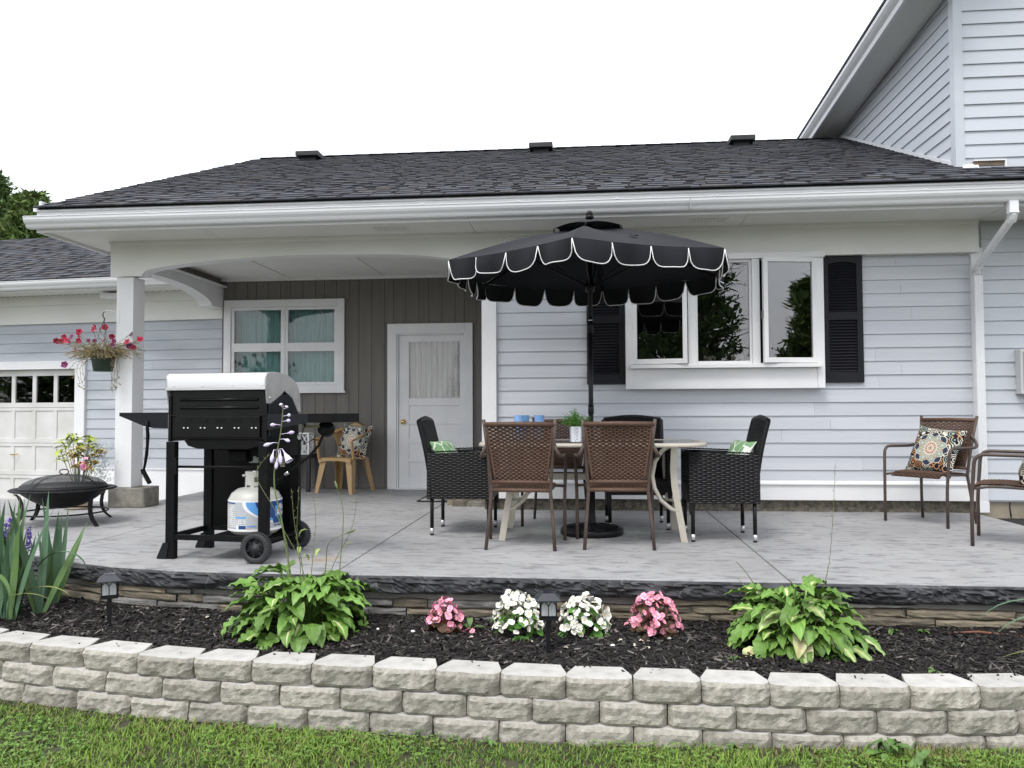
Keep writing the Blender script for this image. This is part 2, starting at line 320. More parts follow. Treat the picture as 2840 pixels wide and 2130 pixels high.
# ================================================================ roof helper
def roof_plane(parent_roof, fn, width, slope, n_single, seed, exposure=.142, xmax=None, nm='shingle', xmin=lambda s: 0):
    """fn(x, s) -> point on the deck (x along eave, s up the slope), n normal; tabs proud of a dark under-course"""
    rr = random.Random(seed); p0 = Vector(fn(0, 0)); ux = (Vector(fn(1, 0))-p0).normalized(); us = (Vector(fn(0, 1))-p0).normalized(); nn = ux.cross(us).normalized()
    stuff = MB(); singles = 0; mats = [SH_D, SH_M, SH_L, SH_B]; cache = {}
    nrow = int(slope/exposure)+1
    def P(x, s, h): return p0+ux*x+us*s+nn*h
    for r in range(nrow):
        s0 = r*exposure; s1 = min(slope, s0+exposure*1.12); X0 = xmin(s0); x = X0-rr.random()*.2; W = xmax(s0) if xmax else width
        stuff.add([P(X0, s0-.004, .009), P(W, s0-.004, .009), P(W, s1, .002), P(X0, s1, .002), P(X0, s0-.004, 0), P(W, s0-.004, 0)], [(0, 1, 2, 3), (4, 5, 1, 0)], 0)
        while x < W:
            tw = rr.choice((.08, .11, .15, .19, .24)); gap = rr.choice((0, 0, .02, .05, .09, .13))
            a = max(X0, x); c = min(W, x+tw)
            if c-a > .03:
                mi = rr.choices((1, 2, 3), (5, 4, 1.6))[0]; dz = rr.uniform(0, .003); ds = rr.uniform(-.004, .004)
                if singles < n_single:
                    key = (round(c-a, 3), mi)
                    if key not in cache:
                        q = MB(); L = c-a
                        q.add([Vector((0, 0, .016)), Vector((L, 0, .016)), Vector((L, s1-s0, .007)), Vector((0, s1-s0, .007)), Vector((0, 0, .004)), Vector((L, 0, .004)), Vector((L, s1-s0, .002)), Vector((0, s1-s0, .002))],
                              [(0, 1, 2, 3), (4, 5, 1, 0), (5, 6, 2, 1), (7, 4, 0, 3)]); cache[key] = q.mesh('shingle', mats[mi])
                    o = link(nm, cache[key], parent_roof)
                    mm = Matrix((ux, us, nn)).transposed().to_4x4(); mm.translation = P(a, s0-.008+ds, dz)
                    o.matrix_local = Matrix.Translation(-parent_roof.matrix_world_offset) @ mm if hasattr(parent_roof, 'matrix_world_offset') else mm
                    singles += 1
                else:
                    sA = s0-.008+ds
                    stuff.add([P(a, sA, .016+dz), P(c, sA, .016+dz), P(c, s1, .007), P(a, s1, .007), P(a, sA, .004), P(c, sA, .004), P(c, s1, .002), P(a, s1, .002)],
                              [(0, 1, 2, 3), (4, 5, 1, 0), (5, 6, 2, 1), (7, 4, 0, 3)], mi)
            x += tw+gap
    o = link('shingle_courses', stuff.mesh('shingle_courses', mats), parent_roof); o['kind'] = 'stuff'
    return o
def gutter_profile(y, z):   # front lip towards -y
    return [(y, z+.10), (y, z), (y-.062, z), (y-.072, z+.012), (y-.080, z+.030), (y-.102, z+.052), (y-.112, z+.072), (y-.114, z+.094), (y-.120, z+.097), (y-.120, z+.103), (y-.108, z+.105), (y-.106, z+.09), (y-.09, z+.045), (y-.06, z+.015), (y-.01, z+.015), (y-.01, z+.10)]
def clap(x0, x1, z, h, y, thick=.013):   # wedge clapboard facing -y
    return MB().add([(x0, y-thick, z), (x1, y-thick, z), (x1, y, z), (x0, y, z), (x0, y-.003, z+h), (x1, y-.003, z+h), (x1, y, z+h), (x0, y, z+h)],
                    [(0, 3, 2, 1), (4, 5, 6, 7), (0, 1, 5, 4), (1, 2, 6, 5), (2, 3, 7, 6), (3, 0, 4, 7)])

# ================================================================ main house
house = thing('house', 'single-storey house with pale blue lap siding and dark shingle roof', 'house', (-.5, 8.6, 0))
YW = 7.72
wall = MB().box(-1.0, .42, YW, YW+.12, .1, 2.72).box(2.15, 3.6, YW, YW+.12, .1, 2.72).box(.42, 2.15, YW, YW+.12, .1, 1.36).box(.42, 2.15, YW, YW+.12, 2.42, 2.72)
wall.box(-1.0, -.88, YW+.12, 9.7, 0, 2.72)
wall = wall.build('wall', SIDING, house, world=True)
def boards(parent, segs, z0, z1, y, mat, step=.1272, seed=1, split=True, world=True, off=None, thick=.0155):
    rr = random.Random(seed); z = z0
    while z < z1-.02:
        h = min(step+.006, z1-z+.004)
        for s in segs:
            a, b, zlo, zhi = s
            if z+h*.5 < zlo or z+h*.5 > zhi: continue
            cuts = [a]
            if split and b-a > 1.3 and rr.random() < .75: cuts.append(rr.uniform(a+.4, b-.4))
            cuts.append(b)
            for c0, c1 in zip(cuts, cuts[1:]):
                o = clap(c0+.0008, c1-.0008, z+rr.uniform(-.001, .001), h, y, thick+rr.uniform(-.001, .0015)).build('siding_board', mat, parent)
                if off is not None: o.location = off
        z += step

# long rows below the window are continuous
boards(wall, [(-.876, 3.552, -9, 1.16), (-.876, .372, 1.16, 9), (2.203, 3.552, 1.16, 9)], .265, 2.41, YW, SIDING, seed=3)
FOUND = M('pebbly_foundation', (.20, .18, .14), (.09, .08, .065), rough=.95, vs=22, bump=1, bs=50, bdist=.02)
f_ = MB(); f_.grid(lambda u, v: (-1.0+4.6*u, 7.715-.03*max(0, nz(u*90, v*6, 2))-.015*nz(u*200, v*14), -.01+.13*v), 230, 7); f_.build('foundation', FOUND, house, smooth=True, world=True)
MB().box(-1.0, 3.6, 7.662, YW, .112, .262).build('skirt_board', WHITE, house, world=True, bevel=.002)
MB().prism([(7.645, .258), (7.645, .268), (7.70, .292), (7.70, .258)], -1.004, 3.6, 'yz').build('skirt_cap', WHITE, house, world=True)
MB().box(-1.018, -.876, 7.648, YW+.02, .11, 2.45).build('corner_board', WHITE, house, world=True, bevel=.003)
MB().box(3.552, 3.652, 7.672, YW+.02, .11, 2.45).build('corner_board', WHITE, house, world=True, bevel=.003)
# frieze with the porch arch
arch = [(-4.50, 2.345), (-4.485, 2.37), (-4.45, 2.398), (-4.39, 2.416), (-4.30, 2.430), (-4.17, 2.446), (-3.95, 2.468), (-3.7, 2.488), (-3.4, 2.505), (-3.1, 2.516), (-2.76, 2.521), (-2.4, 2.519), (-2.1, 2.513), (-1.85, 2.504), (-1.6, 2.487), (-1.4, 2.463), (-1.24, 2.436), (-1.13, 2.41), (-1.07, 2.385), (-1.035, 2.345)]
fr = MB().prism([(-4.83, 2.70), (-4.83, 2.345)]+arch+[(-1.018, 2.345), (-1.018, 2.404), (3.60, 2.404), (3.60, 2.70)], 7.628, 7.652, 'xz')
fr = fr.build('frieze_board', CREAM, house, world=True)
MB().prism([(7.628, 2.66), (7.612, 2.668), (7.604, 2.69), (7.604, 2.70), (7.628, 2.70)], -4.834, 3.60, 'yz').build('crown_moulding', CREAM, house, world=True)
# header behind the arch
hd = MB().prism([(-4.78, 2.70)]+[(-4.78, 2.36)]+[(a, b+.006) for a, b in arch]+[(-1.02, 2.70)], 7.652, 7.80, 'xz'); hd.build('porch_header', WHITE, house, world=True)
MB().box(-1.02, 3.6, 7.652, YW-.001, 2.404, 2.70).build('frieze_backing', CREAM, house, world=True)
# soffit
cuts = [-5.17, -3.62, -1.07, 1.45, 3.60, 6.5]
for a, b_ in zip(cuts, cuts[1:]): MB().box(a+.003, b_-.003, 7.056, 7.64 if b_ < 3.7 else 7.70, 2.70, 2.716).build('soffit_panel', CREAM, house, world=True)
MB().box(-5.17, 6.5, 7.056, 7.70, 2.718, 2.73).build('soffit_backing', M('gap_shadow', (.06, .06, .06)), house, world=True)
MB().box(-5.17, -4.835, 7.646, 8.12, 2.70, 2.716).build('soffit_panel', CREAM, house, world=True)
MB().box(-5.20, -5.172, 7.056, 8.15, 2.672, 2.98).build('return_board', WHITE, house, world=True)
MB().box(-5.172, -4.835, 8.122, 8.15, 2.672, 2.80).build('return_board', WHITE, house, world=True)
for xv in (-1.85, 1.12):
    q = MB().box(xv-.17, xv+.17, 7.30, 7.44, 2.694, 2.70).build('soffit_vent', CREAM, house, world=True)
    for k in range(11): MB().box(xv-.15+k*.029, xv-.15+k*.029+.006, 7.32, 7.42, 2.6905, 2.694).build('vent_slat', M('vent_slat_grey', (.5, .5, .48)) if 'vent_slat_grey' not in bpy.data.materials else bpy.data.materials['vent_slat_grey'], q)
MB().box(-5.20, 6.5, 7.03, 7.054, 2.672, 2.898).build('fascia_board', WHITE, house, world=True)
MB().box(-5.22, 6.5, 7.006, 7.0285, 2.868, 2.90).build('drip_edge', GUTTER, house, world=True)
gt = MB().prism(gutter_profile(7.028, 2.70), -5.25, 6.5, 'yz').build('gutter', GUTTER, house, world=True)
MB().prism(gutter_profile(7.03, 2.699)[:10]+[(7.03, 2.80)], -5.256, -5.2505, 'yz').build('gutter_end_cap', GUTTER, gt)
for k in range(12):
    xh = -4.9+k*.86
    MB().box(xh, xh+.025, 6.905, 7.02, 2.801, 2.811).box(xh+.03, xh+.045, 6.99, 7.02, 2.811, 2.82).build('hanger', GUTTER, gt)
MB().box(.9, .903, 6.906, 7.0, 2.699, 2.80).build('gutter_seam', M('seam_grey', (.5, .5, .5)), gt)
# roof
SL = .432; EY, EZ, RYY = 6.985, 2.898, 10.98
def deckz(y): return EZ+SL*(y-EY)
RZ = deckz(RYY)
rd = MB()
rd.add([(-5.16, EY+.01, EZ-.018), (3.465, EY+.01, EZ-.018), (3.465, RYY, RZ-.018), (-4.69, RYY, RZ-.018), (-5.16, EY+.01, EZ-.002), (3.465, EY+.01, EZ-.002), (3.465, RYY, RZ-.002), (-4.69, RYY, RZ-.002)], [(0, 3, 2, 1), (4, 5, 6, 7), (0, 1, 5, 4), (1, 2, 6, 5), (2, 3, 7, 6), (3, 0, 4, 7)])
rd.prism([(EY+.01, EZ-.018), (7.69, deckz(7.69)-.018), (7.69, deckz(7.69)-.002), (EY+.01, EZ-.002)], 3.465, 6.5, 'yz')
rd.prism([(RYY, RZ-.002), (15.2, 2.9), (15.2, 2.88), (RYY, RZ-.018)], -4.69, 3.465, 'yz')
roof = rd.build('roof', SH_D, house, world=True)
cs = math.cos(math.atan(SL)); sn = math.sin(math.atan(SL)); slope = (RYY-EY)/cs
yz = lambda x, s: (-5.19+x, EY-.012+s*cs, EZ-.005+s*sn)
roof_plane(roof, yz, 8.655, slope, 290, 7, xmax=lambda s: 11.6 if EY-.012+s*cs < 7.55 else 8.655, xmin=lambda s: .48*s/slope)
# ridge cap shingles
for k in range(39):
    x = -4.70+k*.205
    MB().add([(x, RYY-.14, RZ-.045+.018), (x+.25, RYY-.14, RZ-.045+.012), (x+.25, RYY, RZ+.018), (x, RYY, RZ+.024), (x, RYY+.14, RZ-.045), (x+.25, RYY+.14, RZ-.045)], [(0, 1, 2, 3), (3, 2, 5, 4)]).build('ridge_cap', random.choice((SH_M, SH_L)), roof)
MB().add([(-5.18, EY+.02, EZ-.02), (-4.70, RYY, RZ-.02), (-4.70, RYY, RZ-.19), (-5.16, 7.2, deckz(7.2)-.2), (-5.155, EY+.02, EZ-.02), (-4.675, RYY, RZ-.02), (-4.675, RYY, RZ-.19), (-5.135, 7.2, deckz(7.2)-.2)], [(0, 1, 2, 3), (7, 6, 5, 4), (3, 2, 6, 7), (0, 4, 5, 1)]).build('rake_board', WHITE, house, world=True)
MB().prism([(8.15, 2.6), (RYY+2, 2.6), (RYY, RZ-.1), (8.15, deckz(8.15)-.1)], -4.66, -4.64, 'yz').build('gable_wall', SIDING, house, world=True)
VENT = M('vent_black_plastic', (.02, .02, .022), (.035, .035, .038), rough=.6, vs=10)
for xv in (-3.77, -.585, 2.03):
    zz = deckz(10.50)-.02
    v_ = MB().box(xv-.10, xv+.10, 10.42, 10.64, zz-.06, zz+.07).build('roof_vent', VENT, house, world=True)
    MB().prism([(10.34, zz+.045), (10.34, zz+.105), (10.37, zz+.118), (10.70, zz+.118), (10.72, zz+.10), (10.72, zz+.06)], xv-.155, xv+.155, 'yz').build('vent_hood', VENT, v_, bevel=.006)
# porch: post, side beam, ceiling, taupe wall
post = MB().box(-4.782, -4.602, 7.66, 7.87, .2, 2.345).build('porch_post', WHITE, house, world=True, bevel=.004)
PB = M('old_concrete_block', (.25, .235, .20), (.14, .13, .11), rough=.95, vs=9, bump=.8, bs=40, bdist=.01)
pb = MB(); pb.prism([(-4.82, 7.625), (-4.46, 7.625), (-4.445, 7.64), (-4.445, 7.92), (-4.82, 7.92), (-4.835, 7.905), (-4.835, 7.64)], 0, .198, 'xy'); pb.build('post_footing', PB, post, bevel=.012)
sb_low = [(7.87, 2.37), (7.9, 2.40), (8.0, 2.428), (8.2, 2.442), (8.52, 2.443), (8.8, 2.428), (9.0, 2.405), (9.2, 2.37), (9.32, 2.335), (9.37, 2.30), (9.385, 2.275), (9.69, 2.275)]
MB().prism(sb_low+[(9.69, 2.545), (7.8, 2.545)], -4.78, -4.61, 'yz').build('side_beam', WHITE, house, world=True)
MB().box(-4.78, -4.56, 7.8, 9.69, 2.546, 2.565).build('beam_ledge', WHITE, house, world=True)
MB().box(-4.76, -4.63, 7.8, 9.70, 2.566, 2.72).build('upper_side_panel', TAUPE, house, world=True)
for a, b_ in zip((-4.63, -3.75, -2.53, -1.31), (-3.75, -2.53, -1.31, -.88)):
    MB().box(a+.004, b_-.004, 7.81, 9.70, 2.655, 2.67).build('ceiling_panel', CREAM, house, world=True)
    MB().box(b_-.02, b_+.02, 7.81, 9.70, 2.646, 2.655).build('ceiling_batten', CREAM, house, world=True)
MB().box(-4.63, -.9, 7.80, 9.75, 2.672, 2.69).build('ceiling_deck', CREAM, house, world=True)
MB().box(-4.63, -1.0, 9.655, 9.685, 2.62, 2.655).build('ceiling_trim', WHITE, house, world=True)
YB = 9.69
pw = MB().box(-4.63, -4.55, YB+.012, YB+.1, 0, 2.7).box(-4.55, -3.06, YB+.012, YB+.1, 0, 1.24).box(-4.55, -3.06, YB+.012, YB+.1, 2.35, 2.7).box(-3.06, -2.41, YB+.012, YB+.1, 0, 2.7).box(-2.41, -1.45, YB+.012, YB+.1, 2.0, 2.7).box(-1.45, -.9, YB+.012, YB+.1, 0, 2.7)
pw = pw.build('porch_wall', TAUPE, house, world=True)
x = -4.62; k = 0
while x < -1.02:
    wdt = (.165, .165, .115, .155, .165, .125)[k % 6]; a, b_ = x+.003, min(x+wdt, -1.0)-.003; k += 1
    zs = [(0.005, 2.65)]
    if b_ > -4.58 and a < -3.03: zs = [(.005, 1.215), (2.375, 2.65)]
    if b_ > -2.46 and a < -1.40: zs = [(2.045, 2.65)]
    for z0, z1 in zs: MB().box(a, b_, YB, YB+.011, z0, z1).build('wall_plank', TAUPE, pw)
    x += wdt
# white casing strip where the porch wall meets the corner
# ---- porch window
YF = YB-.03
pwin = MB()
pwin.box(-4.592, -4.50, YF, YB, 1.21, 2.38).box(-3.115, -3.022, YF, YB, 1.21, 2.38).box(-4.50, -3.115, YF, YB, 2.29, 2.38).box(-4.50, -3.115, YF, YB, 1.21, 1.295)
pwin.box(-4.62, -3.0, YF-.03, YF, 1.195, 1.222)
pwin = pwin.build('porch_window', WHITE, house, world=True, bevel=.003)
for (a, b_) in ((-4.498, -3.81), (-3.792, -3.117)):
    for (z0, z1) in ((1.297, 1.762), (1.792, 2.288)):
        s = MB(); t = .038
        s.box(a, a+t, YB-.012, YB+.02, z0, z1).box(b_-t, b_, YB-.012, YB+.02, z0, z1).box(a+t, b_-t, YB-.012, YB+.02, z1-t, z1).box(a+t, b_-t, YB-.012, YB+.02, z0, z0+t)
        s = s.build('sash', WHITE, pwin, bevel=.002)
        MB().box(a+t-.002, b_-t+.002, YB+.004, YB+.008, z0+t-.002, z1-t+.002).build('pane', GLASS_P, s)
MB().box(-3.81, -3.792, YB-.02, YB+.03, 1.295, 2.29).box(-4.5, -3.81, YB-.016, YB+.03, 1.762, 1.792).box(-3.792, -3.115, YB-.016, YB+.03, 1.762, 1.792).build('mullion', WHITE, pwin)
cu = MB(); cu.grid(lambda u, v: (-4.5+1.39*u, YB+.17+.03*math.sin(u*75+2*nz(u*9, v))+.02*nz(u*12, v*2), 1.15+1.25*v), 150, 6); cu.build('curtain', FABRIC_TEAL, pwin, smooth=True)
# ---- porch door
door = MB().box(-2.47, -2.355, YF, YB, 0, 2.05).box(-1.50, -1.40, YF, YB, 0, 2.05).box(-2.355, -1.50, YF, YB, 1.925, 2.05).box(-2.355, -2.335, YB-.012, YB+.05, 0, 1.925).box(-1.515, -1.50, YB-.012, YB+.05, 0, 1.925).box(-2.335, -1.515, YB-.012, YB+.05, 1.908, 1.925)
door = door.build('porch_door', WHITE, house, world=True, bevel=.003)
lf = MB(); ya, yb = YB+.012, YB+.05; L_, R2 = -2.333, -1.517
lf.box(L_, -2.205, ya, yb, .012, 1.906).box(-1.565, R2, ya, yb, .012, 1.906).box(-2.205, -1.565, ya, yb, 1.822, 1.906)
zc = [1.122, 1.03, .80, .565, .33, .10]
lf.box(-2.205, -1.565, ya, yb, 1.03, 1.122)
for z1, z0 in zip(zc[1:], zc[2:]): lf.box(-2.205, -1.565, ya, yb, z0, z0+.055)
lf.box(-2.205, -1.565, ya, yb, .012, .10)
lf.box(-2.205, -1.565, ya+.012, yb, .10, 1.03)
leaf = lf.build('door_leaf', WHITE, door, bevel=.003)
MB().box(-2.205, -1.565, YB+.028, YB+.032, 1.122, 1.822).build('pane', GLASS_C, leaf)
cu = MB(); cu.grid(lambda u, v: (-2.205+.64*u, YB+.05+.012*math.sin(u*58+1.5*nz(u*7, v))+.012*nz(u*14, v*2), 1.10+.73*v), 90, 6); cu.build('door_curtain', FABRIC_WHITE, leaf, smooth=True)
kn = MB(); mt = Matrix.Translation((-2.272, YB+.012, .83)) @ Matrix.Rotation(R_(90), 4, 'X')
kn.lathe([(0, .062), (.018, .06), (.028, .048), (.029, .04), (.022, .028), (.011, .02), (.011, .008), (.03, .005), (.031, 0)], 20, mt); kn.build('door_knob', BRASS, leaf, smooth=True)
MB().box(-2.36, -1.49, YB-.07, YB+.02, 0, .012).build('threshold', WHITE, door)
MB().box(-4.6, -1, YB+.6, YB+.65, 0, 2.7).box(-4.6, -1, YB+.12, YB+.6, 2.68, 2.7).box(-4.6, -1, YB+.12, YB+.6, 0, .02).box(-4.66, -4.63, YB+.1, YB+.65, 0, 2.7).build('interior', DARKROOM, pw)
# ---- bay window
win = MB().box(.37, .435, 7.602, YW, 1.158, 2.38).box(2.14, 2.205, 7.602, YW, 1.158, 2.38).box(.36, 2.215, 7.585, YW, 2.38, 2.436)
win.box(.435, 2.14, 7.612, YW, 1.158, 1.35).box(.41, 2.165, 7.545, YW, 1.352, 1.388).box(.955, 1.028, 7.60, YW, 1.388, 2.38).box(1.552, 1.622, 7.60, YW, 1.388, 2.38)
win.box(.435, .955, 7.66, YW, 1.388, 1.402).box(1.622, 2.14, 7.66, YW, 1.388, 1.402)
win.box(1.028, 1.05, 7.63, 7.67, 1.388, 2.38).box(1.53, 1.552, 7.63, 7.67, 1.388, 2.38).box(1.05, 1.53, 7.63, 7.67, 1.388, 1.42).box(1.05, 1.53, 7.63, 7.67, 2.355, 2.38)
win = win.build('bay_window', WHITE, house, world=True, bevel=.003)
MB().box(1.048, 1.532, 7.652, 7.656, 1.418, 2.357).build('pane', GLASS, win)
def sash(hx, sgn, deg):
    t = .042; W, H = .51, .985; s = MB()
    def bx(a, b_, y0, y1, z0, z1, q): return q.box(min(sgn*a, sgn*b_), max(sgn*a, sgn*b_), y0, y1, z0, z1)
    bx(0, t, -.02, .02, 0, H, s); bx(W-t, W, -.02, .02, 0, H, s); bx(t, W-t, -.02, .02, 0, t+.006, s); bx(t, W-t, -.02, .02, H-t, H, s)
    o = s.build('casement_sash', WHITE, win, bevel=.003, loc=Vector((hx, 7.622, 1.394)), rot=(0, 0, -sgn*R_(deg)))
    bx(t-.002, W-t+.002, -.002, .002, t, H-t+.002, p := MB()); p.build('pane', GLASS, o)
    h = MB(); bx(W-.012, W+.004, -.012, .03, H*.42, H*.42+.07, h); h.build('latch', M('latch_grey', (.2, .2, .2), rough=.4), o)
sash(.437, 1, 9); sash(2.138, -1, 10)
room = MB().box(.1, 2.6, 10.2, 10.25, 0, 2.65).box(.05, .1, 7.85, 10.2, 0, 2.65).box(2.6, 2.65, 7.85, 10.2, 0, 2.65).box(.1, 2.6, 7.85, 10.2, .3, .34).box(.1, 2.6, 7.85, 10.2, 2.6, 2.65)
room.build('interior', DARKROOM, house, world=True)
MB().box(.42, 2.15, 7.84, 8.05, 1.36, 1.40).build('inner_sill', WHITE, win)
# ---- shutters
for nm, x0 in (('left', .002), ('right', 2.214)):
    x1 = x0+.366; y0 = YW-.042; z0, z1 = 1.21, 2.403; s = MB(); t = .055
    s.box(x0, x0+t, y0, YW-.012, z0, z1).box(x1-t, x1, y0, YW-.012, z0, z1).box(x0+t, x1-t, y0, YW-.012, z0, z0+.098).box(x0+t, x1-t, y0, YW-.012, 1.797, 1.872)
    cxm = (x0+x1)/2; ww = (x1-x0)/2-t
    s.prism([(x0+t, z1), (x0+t, 2.325)]+[(cxm+ww*q, 2.325+.022*math.cos(q*PI/2)) for q in (-.85, -.6, -.3, 0, .3, .6, .85)]+[(x1-t, 2.325), (x1-t, z1)], y0, YW-.012, 'xz')
    s.box(x0+t, x1-t, YW-.016, YW-.0125, z0+.09, 2.36)
    s = s.build('shutter', BLACKP, house, world=True, bevel=.002)
    lv = MB().add([(0, -.013, -.012), (x1-x0-2*t, -.013, -.012), (x1-x0-2*t, .006, .014), (0, .006, .014), (0, -.010, -.015), (x1-x0-2*t, -.010, -.015), (x1-x0-2*t, .009, .011), (0, .009, .011)], [(0, 1, 2, 3), (4, 5, 1, 0), (7, 6, 5, 4), (3, 2, 6, 7)]).mesh('louver', BLACKP)
    for lo, hi in ((1.312, 1.795), (1.876, 2.34)):
        nL = int((hi-lo)/.0272)
        for q in range(nL): link('louver', lv, s, (x0+t, YW-.027, lo+.014+q*(hi-lo)/nL))
# ---- downspout
dsp = MB(); xd = 3.574
dsp.box(xd-.036, xd+.036, 6.955, 7.01, 2.60, 2.70)
dsp.tube([(xd, 6.982, 2.62), (xd, 6.985, 2.59), (xd, 7.0, 2.565), (xd, 7.03, 2.54)], .036, 12, flat=.85)
dsp.tube([(xd, 7.02, 2.548), (xd, 7.56, 2.285)], .034, 12, flat=.85)
dsp.tube([(xd, 7.55, 2.29), (xd, 7.59, 2.265), (xd, 7.61, 2.23), (xd, 7.615, 2.18)], .036, 12, flat=.85)
dsp.box(xd-.036, xd+.036, 7.588, 7.648, .10, 2.20)
for q in range(5): dsp.box(xd-.030+q*.0135, xd-.030+q*.0135+.006, 7.583, 7.588, .10, 2.18)
for q in range(7): dsp.obox((xd, 6.972+.004*q, 2.60-.008*q), (.078, .06, .003), (R_(-10*q), 0, 0)); dsp.obox((xd, 7.60, 2.255-.011*q), (.078, .066, .003), (R_(-40+7*q), 0, 0))
dsp.box(xd-.042, xd+.042, 7.58, 7.655, .02, .115)
dsp.build('downspout', GUTTER, house, world=True)

# ================================================================ two-storey wing
wing = thing('house_wing', 'taller pale blue vinyl-sided house wing at the right with overhanging eave', 'house', (5, 8, 0))
wz = lambda y: 4.93-.058*(y-7.7)
ww_ = MB().box(3.47, 9, 7.715, 7.8, .1, 6.5).box(3.49, 3.56, 7.8, 13, .1, 5.3).build('wall', VINYL, wing, world=True)
boards(ww_, [(3.655, 6.5, -9, 2.70), (3.53, 6.5, 3.15, 9)], .118, 6.2, 7.713, VINYL, step=.1272, seed=9, split=False, thick=.018)
z = 3.2
while z < 4.95:   # side wall boards, facing -x
    ys = max(7.79, EY+(z-.15-EZ)/SL)
    y1 = 11.6
    MB().add([(3.472, 7.79, z), (3.472, y1, z), (3.49, y1, z), (3.49, 7.79, z), (3.487, 7.79, z+.133), (3.487, y1, z+.133), (3.49, y1, z+.133), (3.49, 7.79, z+.133)],
             [(0, 3, 2, 1), (0, 1, 5, 4), (4, 5, 6, 7), (0, 4, 7, 3), (1, 2, 6, 5)]).build('siding_board', VINYL, ww_)
    z += .1272
MB().box(3.448, 3.53, 7.688, 7.714, 3.2, 6.5).box(3.448, 3.474, 7.714, 7.79, 3.2, 6.5).build('corner_post', VINYL, wing, world=True, bevel=.004)
MB().prism([(7.79, deckz(7.79)+.012), (11.0, deckz(11.0)+.012), (11.0, deckz(11.0)+.05), (7.79, deckz(7.79)+.05)], 3.452, 3.470, 'yz').build('step_flashing', GUTTER, wing, world=True)
WOOD = M('bare_weathered_wood', (.24, .17, .11), (.13, .10, .075), rough=.9, vs=6, stretch=(1, 1, 8))
MB().box(3.60, 3.875, 7.690, 7.712, 3.222, 3.262).build('exposed_wood', WOOD, wing, world=True)
MB().box(3.60, 3.89, 7.676, 7.696, 3.262, 3.274).box(3.876, 3.89, 7.676, 7.70, 3.2, 3.262).build('gap_trim', GUTTER, wing, world=True)
fl = MB(); fl.grid(lambda u, v: (3.50+.14*u, 7.66+.035*v+.008*nz(u*8, v*5), 3.19+.05*v+.012*nz(u*9, v*7, 3)), 8, 4); fl.build('loose_flashing', GUTTER, wing, world=True)
# eave along the side
so_ = MB()
def P4(y): return wz(y)
so_.add([(3.47, 7.2, P4(7.2)), (3.47, 13, P4(13)), (3.11, 13, P4(13)-.06), (3.11, 7.2, P4(7.2)+.02)], [(0, 1, 2, 3)]); so_.build('soffit', CREAM, wing, world=True)
ef = MB(); N = 2
def eave(yv): b0 = 4.95-.075*(yv-7.7); return [(3.12, b0-.02), (3.085, b0-.02), (3.07, b0+.02), (3.035, b0+.05), (3.01, b0+.08), (3.005, b0+.115), (3.12, b0+.115)]
A = eave(7.2); B_ = eave(13); k = len(A)
ef.add([(a, 7.2, c) for a, c in A]+[(a, 13, c) for a, c in B_], [(i, i+1, k+i+1, k+i) for i in range(k-1)]+[tuple(range(k))]); ef.build('gutter', GUTTER, wing, world=True)
rf2 = MB(); b7 = 4.95-.075*(7.1-7.7)+.12; b13 = 4.95-.075*(13-7.7)+.12
rf2.add([(2.995, 7.1, b7), (2.995, 13, b13), (6.5, 13, b13+2.6), (6.5, 7.1, b7+2.6), (2.995, 7.1, b7+.03), (2.995, 13, b13+.03), (6.5, 13, b13+2.63), (6.5, 7.1, b7+2.63)], [(0, 1, 2, 3), (4, 5, 6, 7), (0, 1, 5, 4), (0, 3, 7, 4)]); rf2.build('roof', SH_M, wing, world=True)
MB().prism([(3.56, 5.2), (9, 5.2), (6.5, 7.6), (3.4, 5.1)], 7.73, 7.76, 'xz').build('gable', VINYL, wing, world=True)
FW = M('wing_foundation', (.33, .29, .215), (.25, .22, .165), rough=.9, vs=5, bump=.4, bs=30)
MB().box(3.60, 9, 7.73, 7.8, -.4, .112).build('foundation', FW, wing, world=True)
MB().add([(3.86, 7.7292, .11), (3.872, 7.7292, .11), (3.868, 7.7292, .05), (3.88, 7.7292, -.02), (3.872, 7.7292, -.07), (3.862, 7.7292, -.02), (3.856, 7.7292, .05)], [(0, 6, 5, 4, 3, 2, 1)]).build('crack', SH_D, wing, world=True)
mb_ = MB().box(3.925, 4.25, 7.60, 7.70, 1.09, 1.50).build('meter_box', M('grey_box_paint', (.55, .56, .56), rough=.5), wing, world=True, bevel=.006)
MB().box(3.945, 4.23, 7.594, 7.60, 1.115, 1.475).build('meter_door', M('grey_box_door', (.30, .30, .30), rough=.5), mb_, bevel=.003)

# ================================================================ garage
gar = thing('garage', 'garage set back at the left with pale blue siding and panelled white door', 'garage', (-4.62, 9.72, 0), R_(-6))
gw = MB().box(-2.05, 0, .02, .12, -.3, 2.5).box(-6.5, -2.05, .02, .12, 1.6, 2.5).box(-6.5, -5.2, .02, .12, -.3, 1.6).build('wall', SIDING, gar)
boards(gw, [(-2.0, -.003, -9, 1.66), (-6.4, -.003, 1.66, 9)], .245, 2.16, .02, SIDING_OLD, seed=5, step=.1275)
MB().box(-2.0, -.003, -.02, .02, -.25, .24).box(-2.0, -.003, -.035, -.02, .225, .245).build('skirt_board', WHITE, gar)
MB().box(-6.5, 0, -.03, .0195, 2.155, 2.53).box(-6.5, 0, -.06, -.03, 2.40, 2.53).build('frieze_board', CREAM, gar)
MB().box(-6.5, .02, -.5, -.06, 2.53, 2.545).build('soffit', CREAM, gar)
DK = M('vent_slot_dark', (.05, .05, .05))
for q in range(60): MB().box(-5.9+q*.1, -5.9+q*.1+.055, -.072, -.061, 2.5285, 2.5305).build('soffit_slot', DK, gar)
MB().box(-6.5, .02, -.525, -.502, 2.51, 2.655).build('fascia_board', WHITE, gar)
